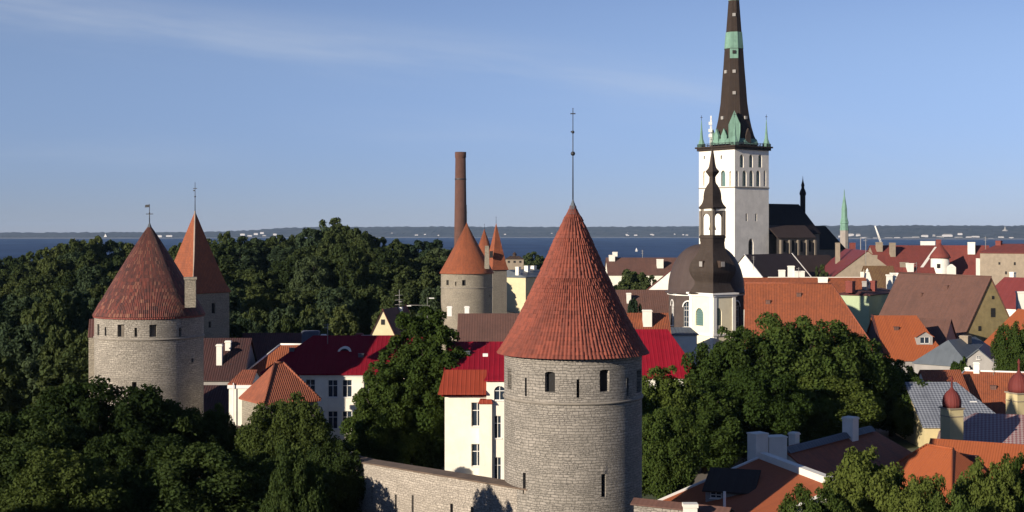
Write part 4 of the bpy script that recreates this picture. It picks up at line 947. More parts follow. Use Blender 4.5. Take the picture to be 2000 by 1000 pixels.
m = MB(); m.box((p.x, p.y), 9.5, 8, 12, zat(506, 700)); m.build('wall', BEIGE, root); m = MB(); m.box((p.x, p.y), 10.3, 8.8, zat(506, 700) + .002, zat(500, 700), 0, .45); m.lathe([(1, zat(501, 700)), (1, zat(497, 700)), (1.3, zat(496.5, 700)), (.1, zat(492, 700))], 8, p.x, p.y); m.build('roof', BRSHEET, root)
for x in (-3, 0, 3): m = MB(); m.box((p.x + x, p.y - 4.02), 1.2, .1, zat(513, 700), zat(509, 700)); m.build('window', DARK, root)

# roofs before the great church
house('gabled_house', 'dark brown roofed house with a bright white gable below the great church tower', 'house', (1455, 497, 412), (1546, 432), 8.5, 9, 0, 0, .3, CHURCHW, BRSHEET, verge=TRIM)
house('brown_roofed_house', 'low house with a brown sheet roof under the church choir', 'house', (1535, 499, 445), (1618, 458), 9, 8, 0, 0, .3, BEIGE, BRSHEET)
house('long_house', 'long orange roof with a pale parapet along its ridge behind the big hipped roof', 'house', (1440, 542, 322), (1688, 322), 8, 7, 0, 0, .3, WHITE, TILEOR, ridge='x' and None, chim=[(1610, 543, 1.3, .1), (1545, 519, 1.4, -.7), (1560, 529, 2.4, -.6), (1527, 527, 1.4, -.8)])
a, b_ = at(1500, 0, 322.3), at(1684, 0, 322.3); m = MB(); m.box(((a.x + b_.x) / 2, 322.4), b_.x - a.x, .5, zat(548, 322) - .2, zat(541, 322)); m.box((b_.x, 322.4), .7, .7, zat(545, 322), zat(531, 322)); solo('parapet_wall', m, CHURCHW, 'long pale parapet wall along the ridge of the orange roof', 'wall')
hp = house('big_hipped_house', 'big house with a broad hipped orange red tile roof right of the domed church', 'house', (1459, 553, 260), (1624, 256.9), 10.5, 11.6, 0, 7.5, .4, BROWNW, TILEOR, ridge=TURRETT, chim=[(1607, 541, 1.3, -.25, WHITE, 1.8)])
dormer(hp, 1634, 650, 2.6, .7, TILEDK, GREYP, .80, 2.5)
house('small_house', 'small grey house with a red lean roof between the hipped roof and the dormered house', 'house', (1716, 660, 262), (1742, 255), 4, 2.6, 0, 0, .2, GREYP, TILERED)
gh = house('green_house', 'pale green plastered house with a dark red roof between two large roofs', 'house', (1672, 566, 306), (1722, 318), 4.2, 1.0, 2, 2, .4, GREENP, TILEDK, chim=[(1690, 549, 1.1, .1, GREYP), (1706, 548, 1.2, .4, TILERED), (1661, 549, 1.6, -.1, TILERED, 1.8)])
house('ochre_roofed_house', 'house with a weathered ochre brown roof behind the pale pointed gable', 'house', (1688, 519, 345), (1742, 345), 8, 7, 0, 0, .3, BEIGE, tile('ochre_tile', (.22, .13, .05), (.16, .07, .035), .4, .4, .5), )
root = empty('stepped_gable', (at(1694, 0, 323).x, 323, 13), 'narrow white pointed gable rising among red roofs', 'gable'); q = at(1694, 0, 323)
m = MB(); m.box((q.x, q.y), 3.1, 1.2, 13, zat(562, 323)); m.box((q.x, q.y), 3.0, 1.1, zat(562, 323), zat(531, 323), 0, .28); m.lathe([(.3, zat(531, 323)), (.38, zat(529, 323)), (.05, zat(524, 323))], 8, q.x, q.y); m.build('wall', WHITE, root)
m = MB(); m.box((q.x, q.y - .63), .5, .1, zat(556, 323), zat(551, 323)); m.build('window', DARK, root)
bh = house('brown_roofed_house', 'large house with a plain brown roof and an ochre gable wall on the right', 'house', (1757, 533, 300), (1934, 274), 7.35, 12.5, 0, 0, .3, OCHRE, TILEBR, wins=[('b', 1939, 602, 619, 8, 'dark', .6), ('b', 1913, 637, 646, 5, 'dark'), ('b', 1939, 578, 584, 4, 'dark'), ('a', 1939, 602, 619, 8, 'dark', .6), ('a', 1913, 637, 646, 5, 'dark')], chim=[(1760, 533, 1.4, -.5)], ridge=TILEBR)
root = empty('white_stack', (at(1744, 0, 331).x, 331, 13), 'pair of joined white chimneys between the pointed gable and the brown roof', 'chimney')
for i, (px, y0, w_) in enumerate(((1737, 536, 1.2), (1746, 533, 1.5))): q = at(px, 0, 331 + i); m = MB(); m.box((q.x, q.y), w_, 1.4, 13, zat(y0 + 3, 331)); m.box((q.x, q.y), w_ + .25, 1.65, zat(y0 + 3, 331) + .002, zat(y0, 331)); m.build('flue', WHITE, root)
house('red_roofed_house', 'red tiled house behind the joined white chimneys', 'house', (1738, 522, 352), (1822, 352), 7, 7, 0, 0, .3, BEIGE, TILERED, chim=[(1766, 512, 1.8, -.3, BEIGE), (1777, 514, 1.6, .1, WHITE)])

# the row of red roofs along the sea
house('red_roofed_house', 'dull red metal roofed house with a beige gable wall below the green copper spire', 'house', (1694, 489, 405), (1652, 455), 11, 8.5, 0, 0, .3, BEIGE, PINKRED, chim=[(1701, 498, 3.2, .35, BEIGE, 2), (1636, 474, 1.4, .5, BEIGE)])
house('long_house', 'long house with a red tile roof and two brown chimneys below the crane', 'house', (1700, 479, 480), (1836, 480), 13, 9, 0, 0, .3, BEIGE, TILERED, chim=[(1717, 473, 2.0, .2, BEIGE), (1743, 474, 1.8, .4, BEIGE), (1665, 474, 1.8, -.1, TILERED), (1812, 471, 3.8, -.4, TRIM, 4.2)])
house('red_roofed_house', 'sunlit red tiled house with a tall white chimney and a white gable end', 'house', (1838, 479, 432), (1930, 428), 11, 9.5, 0, 0, .3, WHITE, TILERED, chim=[(1897, 473, 2.0, .25, WHITE, 2.2), (1833, 468, 1.6, .0, TILERED)], wins=[('f', 1870, 523, 527, 3, 'dark'), ('f', 1880, 523, 527, 3, 'dark'), ('f', 1895, 523, 527, 3, 'dark'), ('f', 1915, 518, 526, 5, 'dark')])
q = at(1836, 0, 416); k = q.y / F; root = empty('round_stair_tower', (q.x, q.y, 13), 'white round stair tower with a red cone cap before the red roofs', 'tower')
m = MB(); m.lathe([(17.5 * k, 13), (17.5 * k, zat(503, 416))], 32, q.x, q.y); m.build('wall', WHITE, root); m = MB(); m.lathe([(20.5 * k, zat(504, 416)), (18 * k, zat(498, 416)), (8 * k, zat(485, 416)), (.05, zat(474, 416))], 24, q.x, q.y); m.build('roof', TILERED, root)
m = MB(); m.box((q.x - 1.3, q.y - 17.5 * k + .22), .9, .5, zat(523, 416), zat(515, 416)); m.build('window', DARK, root)
m = MB(); a, b_ = at(1800, 520, 424), at(1829, 484, 436); d_ = (b_ - a).normalized(); m.hexa([a + Vector((-.4, 0, -.6)), a + Vector((.4, 0, -.6)), a + Vector((.4, .6, -.6)), a + Vector((-.4, .6, -.6)), b_ + Vector((-.4, 0, .3)), b_ + Vector((.4, 0, .3)), b_ + Vector((.4, .6, .3)), b_ + Vector((-.4, .6, .3))]); solo('gable_coping', m, WHITE, 'slanting white gable coping running up to the round stair tower', 'coping')
q = at(1921, 0, 412); root = empty('white_gable_end', (q.x, q.y, 13), 'narrow white block with a red cap right of the white chimney', 'house'); m = MB(); m.box((q.x, q.y), 3.6, 3.2, 13, zat(504, 412)); m.build('wall', WHITE, root)
m = MB(); m.box((q.x, q.y), 4.1, 3.7, zat(504, 412) + .002, zat(494, 412), 0, .5); m.build('roof', TILERED, root); m = MB(); m.box((q.x - .8, q.y - 1.6), .8, .12, zat(524, 412), zat(518, 412)); m.build('window', DARK, root)
q = at(1858, 0, 410); root = empty('roof_hut', (q.x, q.y, 13), 'tiny white gabled hut between the stair tower and the red roof', 'house'); m = MB(); m.box((q.x, q.y), 2.2, 2, 13, zat(522, 410)); m.build('wall', WHITE, root); m = MB(); m.box((q.x, q.y), 2.3, 2.1, zat(522, 410) + .002, zat(516, 410), 0, .2); m.build('roof', WHITE, root)
house('beige_house', 'tall beige house wall with a shallow red roof at the right edge', 'house', (1950, 476, 405), (2060, 395), 9, 2.6, 3, 3, .3, BEIGE, TILERED, wins=[('f', 1982, 512, 518, 4, 'dark'), ('f', 1952, 512, 517, 4, 'dark'), ('f', 1965, 530, 536, 4, 'dark')], chim=[(1951, 470, 1.6, .1, TILERED)])
house('red_roofed_house', 'dull red roofed house at the right edge behind the ochre gable', 'house', (1962, 541, 345), (2050, 335), 8, 7.5, 4, 0, .3, WHITE, PINKRED, chim=[(1978, 531, 1.2, -.3)])
root = empty('white_stack', (at(1994, 0, 282).x, 282, 13), 'single white chimney at the right edge above the orange roof', 'chimney'); q = at(1994, 0, 282); m = MB(); m.box((q.x, q.y), 1.6, 1.4, 13, zat(572, 282)); m.box((q.x, q.y), 1.85, 1.65, zat(572, 282) + .002, zat(569, 282)); m.build('flue', WHITE, root)
# copper spire far right of the nave
q = at(1649, 0, 700); k = q.y / F; root = empty('church_spire', (q.x, q.y, 11), 'slender green copper spire on a pale stone tower right of the dark choir', 'tower'); yq = lambda y: zat(y, 700)
m = MB(); m.lathe([(8.8 * k, 11), (8.2 * k, yq(450))], 8, q.x, q.y); m.build('wall', plaster('pale_tower_stone', (.42, .37, .33), .15), root)
m = MB(); m.lathe([(8.8 * k, yq(450)), (8.8 * k, yq(447)), (7.8 * k, yq(446)), (7.6 * k, yq(437)), (8.6 * k, yq(436)), (8.0 * k, yq(433)), (5.8 * k, yq(424)), (5.4 * k, yq(408)), (4.5 * k, yq(402)), (1.2 * k, yq(382)), (.5 * k, yq(370))], 8, q.x, q.y); m.build('spire', COPPER, root)
m = MB(); q2 = at(1681, 0, 690); m.tube([(q2.x, q2.y, 11), (q2.x, q2.y, zat(463, 690))], .2); solo('flagpole', m, GREYP, 'thin pale pole standing above the dull red roof', 'pole')
m = MB(); q2 = at(1691, 0, 352); m.tube([(q2.x, q2.y, zat(519, 352) - 1), (q2.x, q2.y, zat(466, 352))], .07); m.tube([(q2.x - .7, q2.y, zat(470, 352)), (q2.x + .7, q2.y, zat(470, 352))], .05); solo('aerial', m, GREYP, 'tall thin aerial standing on the weathered ochre roof', 'aerial')

# orange houses in the middle right
dh = house('orange_roofed_house', 'orange tiled house with one gabled dormer in front of the brown roofed house', 'house', (1706, 616, 256), (1790, 256), 8.5, 7.8, 0, 3.6, .3, GREYP, TILEHOT, wins=[('f', 1795, 705, 713, 5, 'white')], verge=TILEDK)
dormer(dh, 1806, 682, 3.0, 1.6, TILEHOT, GREYP, .66, 4.5)
house('brown_roofed_house', 'lower brown roofed wing beside the orange dormered house', 'house', (1783, 620, 266), (1856, 262), 5.5, 5.2, 0, 0, .25, GREYP, TILEBR)
house('grey_roofed_house', 'house with a hipped blue grey sheet roof behind the orange dormered house', 'house', (1852, 664, 240), (1905, 248), 5.5, 4.2, 3, 3, .3, GREYP, GREYSH, chim=[(1886, 655, 1.6, .1, BEIGE)])
house('small_house', 'small grey gabled house with a round attic window by the right edge', 'house', (1911, 681, 231), (1924, 243), 3.6, 3.0, 0, 0, .3, GREYP, GREYSH, wins=[('a', 1911, 695, 701, 7, 'white', 1)])
house('orange_roofed_house', 'bright orange roof slanting up at the right edge above the grey roofs', 'house', (1990, 603, 268), (2090, 250), 9.5, 8.5, 0, 0, .3, OCHRE, TILEHOT)
hf = house('orange_roofed_house', 'orange tiled roof with a pale ridge line behind the small domed turret', 'house', (1884, 724, 216), (2040, 212), 8, 6.5, 6.0, 0, .3, YELLOW, TILEOR, ridge=TRIM, chim=[(1889, 717, .7, -.1), (1907, 707, .9, .0)])
house('lattice_roofed_house', 'house with a blue and white lattice pattern sheet roof partly in shade', 'house', (1770, 746, 199), (1868, 199), 9, 5.4, 0, 5.0, .3, YELLOW, CHKB, chim=[(1899, 783, 1.0, .4, TRIM)])
house('orange_roofed_house', 'narrow orange roof strip above the blue lattice roof', 'house', (1800, 722, 213), (1872, 213), 7, 5, 0, 0, .3, WHITE, TILEOR)
house('lattice_roofed_house', 'house with a pink and white lattice pattern sheet roof at the right edge', 'house', (1905, 806, 183), (2040, 180), 9, 3.6, 5, 0, .3, YELLOW, CHKP, wins=[])
def turret(px, Y, y_tip, y_dome, y_wall, y_bot, hwp, label):
    q = at(px, 0, Y); k = Y / F; root = empty('domed_turret', (q.x, q.y, 13), label, 'turret', None); z = lambda y: zat(y, Y)
    m = MB(); s = hwp * 1.7 * k; m.box((q.x, q.y), s, s, 13, z(y_wall), R_(18)); m.build('wall', YELLOW, root)
    m = MB(); m.box((q.x, q.y), s + .3, s + .3, z(y_wall), z(y_wall) + .18, R_(18)); m.box((q.x, q.y), s + .12, s + .12, z(y_wall + 15), z(y_wall + 15) + .12, R_(18)); m.build('cornice', BEIGE, root)
    m = MB(); h = y_wall - y_dome; m.lathe([(hwp * k * a, z(y_wall - b_ * h) + .18) for a, b_ in ((.98, 0), (1.03, .2), (1.0, .42), (.86, .66), (.6, .86), (.28, 1.0), (.12, 1.15), (.09, 1.5), (.16, 1.62), (.03, 1.8))], 12, q.x, q.y, 0, True); m.build('dome', metal('dome_red', (.22, .055, .05), .4, .6), root)
turret(1859, 168.3, 738, 764, 798, 846, 18, 'small turret with a red bulb dome between the lattice roofs')
turret(1990, 186, 715, 732, 768, 802, 20, 'small turret with a red bulb dome cut by the right edge')

# front right courtyard complex
house('shaded_house', 'large dark roofed house in the tower shadow with a pale ridge band at lower right', 'house', (1528, 873, 151), (1700, 165.6), 9.5, 6.0, 0, 5.0, .3, WHITE, TILEOR, chim=[(1661, 814, 1.4, .06, WHITE, 1.4), (1551, 844, .9, -.12, WHITE, .9)], ridge=None)
a, b_ = at(1533, 878, 150.6), at(1700, 835, 165.2); m = MB(); d_ = Vector((b_.x - a.x, b_.y - a.y, 0)).normalized(); n_ = Vector((d_.y, -d_.x, 0))
m.hexa([a - n_ * .8 + Vector((0, 0, -.35)), a + n_ * 0.75 + Vector((0, 0, -.35)), b_ + n_ * 0.75 + Vector((0, 0, -.35)), b_ - n_ * .8 + Vector((0, 0, -.35)), a - n_ * .2 + Vector((0, 0, .2)), a + n_ * .2 + Vector((0, 0, .2)), b_ + n_ * .2 + Vector((0, 0, .2)), b_ - n_ * .2 + Vector((0, 0, .2))]); solo('ridge_flashing', m, GREYSH, 'pale sheet metal ridge flashing on the dark shaded roof', 'flashing')
A1 = at(1490, 893, 148); fr = house('shaded_house', 'front courtyard house with an orange roof half in shadow and a shed dormer', 'house', (1490, 893, 148), (1640, 131), 14, 5.0, 0, 0, .3, WHITE, TILEHOT, hwb=1.2, dropb=.5, ridge=None, verge=TRIM)
I = root_info[fr.name]; m = MB(); zr = I['zr']; A2, B2 = (I['Pa'], I['Pb']); v = lambda p, z: Vector((p.x, p.y, z)); n2 = I['n'] * .45
m.hexa([v(A2 + n2, zr - .5), v(B2 + n2, zr - .5), v(B2 - n2, zr - .5), v(A2 - n2, zr - .5), v(A2 + n2, zr + .55), v(B2 + n2, zr + .55), v(B2 - n2, zr + .55), v(A2 - n2, zr + .55)]); m.build('parapet', WHITE, fr)
root = empty('white_stack', (at(1497, 0, 150).x, 150, 13), 'wide white double chimney stack at the top of the shaded courtyard roof', 'chimney')
for px, y0, Y, w_, r_ in ((1480, 845, 149.5, 1.75, .5), (1514, 851, 150.5, 2.2, .25)): q = at(px, 0, Y); m = MB(); m.box((q.x, q.y), w_, 1.5, 13, zat(y0 + 3, Y), r_); m.box((q.x, q.y), w_ + .12, 1.62, zat(y0 + 3, Y) + .002, zat(y0, Y), r_); m.build('flue', WHITE, root)
q = at(1425, 960, 139); P = plane((q.x - 2.4, q.y + .8), (q.x + 2.2, q.y - .8)); zb = q.z; m = MB(); o_ = (.5, 1.7, zb - .8, zb - .1, 0); wall_open(m, P, 0, P.L, zb - 2.5, zb, [o_], .15); dm = m.build('shed_dormer', GREYP, fr); fill(dm, P, o_, 'white', .15)
m = MB(); slab(m, [[P(-.3, zb, -.4), P(P.L + .3, zb, -.4), P(P.L + .3, zb + 1.7, 4.2), P(-.3, zb + 1.7, 4.2)]], .12); m.build('dormer_roof', DKSHEET, dm)
m = MB(); q = at(1415, 0, 133); m.tube([(q.x, q.y, 14), (q.x, q.y, zat(960, 133))], .14, 8); solo('vent_pipe', m, TRIM, 'thin pale vent pipe standing before the shed dormer', 'pipe')
cw = house('orange_roofed_house', 'wide sunlit orange roof in the lower right corner with a small dormer', 'house', (1822, 856, 160), (2050, 154), 9, 5.5, 0, 0, .3, WHITE, TILEHOT)
house('orange_roofed_house', 'sunlit orange hipped wing next to the dark shaded roof', 'house', (1810, 869, 154.5), (1862, 151.5), 8, 6.5, 6.5, 5.5, .3, WHITE, TILEHOT, ridge=TILEHOT)
dormer(cw, 1975, 945, 2.2, 1.3, TILEHOT, WHITE, .72, 3)
# low wall and chimney at the foot of the middle tower
root = empty('coped_wall', (at(1310, 0, 111).x, 111, 13), 'low stone wall with a brown tile coping at the foot of the middle tower', 'wall')
a, b_ = at(1238, 975, 112), at(1425, 1000, 108); P = plane(a, b_); m = MB(); wall_open(m, P, 0, P.L, 12.5, a.z - .35); wall_open(m, plane(b_ - Vector((P.n.x, P.n.y, 0)) * .9, a - Vector((P.n.x, P.n.y, 0)) * .9), 0, P.L, 12.5, a.z - .35); Q = plane(a - Vector((P.n.x, P.n.y, 0)) * .9, a); wall_open(m, Q, 0, Q.L, 12.5, a.z - .35); m.build('wall', STONE, root)
m = MB(); z = a.z; slab(m, [[P(-.2, z - .35, -.3), P(P.L, z - .35, -.3), P(P.L, z + .05, .45), P(-.2, z + .05, .45)], [P(P.L, z - .35, 1.2), P(-.2, z - .35, 1.2), P(-.2, z + .05, .45), P(P.L, z + .05, .45)]], .1); m.build('coping', TILEBR, root)
q = at(1348, 985, 107.5); m = MB(); m.box((q.x, q.y), 1.05, .8, 13, zat(990, 107.5)); m.box((q.x, q.y), 1.2, .95, zat(990, 107.5) + .002, zat(983, 107.5)); solo('white_stack', m, WHITE, 'small white capped stack in front of the low coped wall', 'chimney')
# street lamps in the dark trees
for px, py, Y, dr, lb in ((843, 582, 285, -1, 'street lamp with one arm, higher of two before the dark trees'), (798, 597, 283, 1, 'street lamp with one long arm, lower of two before the dark trees')):
    q = at(px, py, Y); root = empty('street_lamp', (q.x, q.y, gz(q.x, q.y)), lb, 'street lamp', 'street lamps before the dark trees')
    m = MB(); e = q.x + dr * (-.9 if dr < 0 else 4.4) * -1 * (1 if dr < 0 else -1); m.tube([(e, q.y, gz(q.x, q.y) - .2), (e, q.y, q.z + .1), (q.x, q.y, q.z + .1)], [.1, .06, .05], 6); m.build('post', GREYP, root)
    m = MB(); m.box((q.x, q.y), 1.1, .35, q.z - .12, q.z + .05); m.build('lamp_head', TRIM, root)

def hatch(root, px, frac, wd=.9, mat=None, hgt=.35):        # a hatch or vent box on the camera-side slope
    I = root_info[root.name]; d, n = I['d'], I['n']; q0 = I['Pa'] + n * (frac * I['hw']); mm = (px - 1000) / F
    p = q0 + d * ((mm * q0.y - q0.x) / (d.x - mm * d.y)); zb = I['zr'] - frac * I['drop']; m = MB(); r_ = math.atan2(d.y, d.x)
    m.box(p, wd, wd * .8, zb - .5, zb + hgt, r_); m.box(p, wd + .14, wd * .8 + .14, zb + hgt, zb + hgt + .07, r_); m.build('roof_hatch', mat or GREYSH, root)
for r_, px, fr_ in ((sch, 570, .4), (sch, 705, .55), (hs, 912, .25), (hp, 1500, .3), (hp, 1560, .18), (bh, 1800, .35), (bh, 1850, .2), (dh, 1750, .3), (hf, 1940, .35), (cw, 1900, .3)): hatch(r_, px, fr_, .7 if r_ in (sch, hs) else .9, None if r_ in (sch, hs) else TILEBR, .3)
for px, y0, y1, Y, lb in ((1472, 520, 500, 400, 'thin aerial above the bright white gable'), (1560, 548, 522, 322, 'thin aerial beside the pale chimneys on the parapet roof'), (1790, 535, 512, 318, 'thin aerial on the ridge of the large brown roof'), (1925, 486, 462, 425, 'thin aerial right of the tall white chimney'), (1255, 510, 488, 560, 'thin aerial on the long far brown roof'), (1940, 726, 700, 214, 'thin aerial on the pale ridge line'), (640, 660, 632, 190, 'thin aerial on the maroon roof')):
    q = at(px, y0, Y); zt = zat(y1, Y); m = MB(); m.tube([(q.x, q.y, q.z - 1.2), (q.x, q.y, zt)], .045 * max(1, Y / 250), 5)
    for k in (.1, .3): m.tube([(q.x - .6, q.y, zt - (zt - q.z) * k), (q.x + .6, q.y, zt - (zt - q.z) * k)], .03 * max(1, Y / 250), 4)
    solo('aerial', m, GREYP, lb, 'aerial')

# ------------------------------------------------------------------ harbour and bay
q = at(1722, 0, 1500); root = empty('harbour_crane', (q.x, q.y, 1), 'white harbour crane jib slanting above the far red roofs', 'crane'); m = MB()
a, b_ = Vector((q.x, q.y, zat(478, 1500))), at(1709, 441, 1500)
for dx in (-.9, .9): m.tube([a + Vector((dx, 0, 0)), b_ + Vector((dx * .3, 0, 0))], .42, 5)
for i in range(10):
    p0, p1 = a.lerp(b_, i / 10), a.lerp(b_, (i + 1) / 10); m.tube([p0 + Vector((-.8, 0, 0)), p1 + Vector((.7, 0, 0))], .25, 4)
m.build('jib', TRIM, root); m = MB(); m.box((q.x, q.y), 5, 5, 1, zat(478, 1500), 0, .6); m.build('tower', GREYP, root)
def boat(px, py, hgt, lb, wd):
    Y = H * F / (py - HY); q = at(px, py, Y); root = empty('sailing_boat', (q.x, q.y, 0), lb, 'boat'); L = wd
    m = MB(); m.hexa([Vector((q.x - L * .42, q.y - L * .1, -.4)), Vector((q.x + L * .36, q.y - L * .1, -.4)), Vector((q.x + L * .36, q.y + L * .1, -.4)), Vector((q.x - L * .42, q.y + L * .1, -.4)), Vector((q.x - L * .5, q.y - L * .14, 1.6)), Vector((q.x + L * .5, q.y - L * .05, 1.8)), Vector((q.x + L * .5, q.y + L * .05, 1.8)), Vector((q.x - L * .5, q.y + L * .14, 1.6))]); m.build('hull', TRIM, root)
    m = MB(); m.tube([(q.x, q.y, 1), (q.x, q.y, hgt)], .12, 5); m.build('mast', TRIM, root)
    m = MB()
    for s, e in ((-1, .95), (1, .85)): m.hexa([Vector((q.x + s * .2, q.y - .05, 2.2)), Vector((q.x + s * L * .42, q.y - .05, 2.4)), Vector((q.x + s * L * .42, q.y + .05, 2.4)), Vector((q.x + s * .2, q.y + .05, 2.2)), Vector((q.x + s * .1, q.y - .04, hgt * e)), Vector((q.x + s * .35, q.y - .04, hgt * e)), Vector((q.x + s * .35, q.y + .04, hgt * e)), Vector((q.x + s * .1, q.y + .04, hgt * e))])
    m.build('sail', TRIM, root)
boat(147, 473, 16, 'white sailing boat on the sea nearest the left woods', 13)
boat(206, 465.5, 42, 'tall white sailing ship close to the far left shore', 40)
boat(1243, 491, 9, 'small pale sailing boat on the bay right of the middle tower roof', 6)
# far shore buildings
WH = plaster('far_white_wall', (.52, .50, .50), .05)
proto = None
def far_house(px, py, wpx, hpx, lb, grp, back=900, mat=WH):
    global proto
    Ys = H * F / (lerp(SHORE, px) - HY); Y = Ys + back; k = Y / F; q = at(px, py, Y)
    if proto is None:
        r = empty('far_building', (0, 0, 0), 'x', 'building'); m = MB(); m.box((0, 0), 1, .6, 0, .8); m.build('wall', WH, r); m = MB(); m.box((0, 0), 1.04, .64, .802, 1.0, 0, .7); m.build('roof', GREYP, r); proto = r; o = r
    else:
        o = proto.copy(); C.objects.link(o)
        for ch in proto.children: c = ch.copy(); C.objects.link(c); c.parent = o
    g0 = q.z - hpx * k; o.location = (q.x, q.y, g0 - .0); o.scale = (wpx * k, max(12, wpx * k * .8), hpx * k); tag(o, lb, 'building', grp); return o
FR = random.Random(11)
GL = 'buildings along the far left shore'
for px, py, w_, h_ in ((312, 459, 9, 5), (331, 459, 12, 3.5), (474, 456, 9, 4), (500, 455, 8, 4), (520, 459, 14, 6), (512, 453, 7, 4), (537, 456, 7, 4), (488, 459, 9, 4)): far_house(px, py, w_, h_, 'small white building at the far shore behind the left woods', GL, 500)
for i in range(30):
    px = FR.uniform(740, 1090); py = FR.uniform(447, 459)
    if FR.random() < .25: px = FR.uniform(1180, 1350); py = FR.uniform(450, 459)
    far_house(px, py, FR.uniform(2.5, 6.5), FR.uniform(1.6, 3.4), 'tiny pale house among woods on the far shore across the bay', 'houses among woods on the far shore', 300 + (460 - py) * 110)
for px, py, w_, h_ in ((1660, 455, 14, 5), (1676, 454, 8, 8), (1645, 459, 14, 4), (1735, 463, 16, 4), (1752, 463, 11, 3), (1772, 462, 18, 5), (1788, 461, 14, 5), (1806, 458, 12, 4), (1824, 454, 5, 11), (1836, 459, 14, 7), (1850, 455, 18, 7), (1872, 461, 16, 6), (1875, 455, 8, 3), (1892, 461, 10, 4), (1905, 460, 14, 4), (1955, 461, 10, 4), (1690, 463, 14, 3), (1710, 464, 10, 3), (1975, 463, 8, 3), (1935, 465, 10, 3)):
    far_house(px, py + h_ * .5 - 1.5, w_, h_ * 1.35, 'white harbour building on the far shore above the red roofs', 'harbour buildings on the far right shore', 150 + (466 - py) * 30)
q = at(1963, 455, 10300); k = 10300 / F; root = empty('pointed_hall', (q.x, q.y, q.z - 5 * k), 'pale pointed hall rising from the far wooded shore at right', 'building'); m = MB(); m.box((q.x, q.y), 12 * k, 10 * k, q.z - 5 * k, q.z + 2 * k); m.build('wall', WH, root); m = MB(); m.lathe([(8 * k, q.z + 2 * k), (4 * k, q.z + 6 * k), (1.5 * k, q.z + 8 * k), (.2 * k, q.z + 14 * k)], 8, q.x, q.y); m.build('roof', GREYP, root)

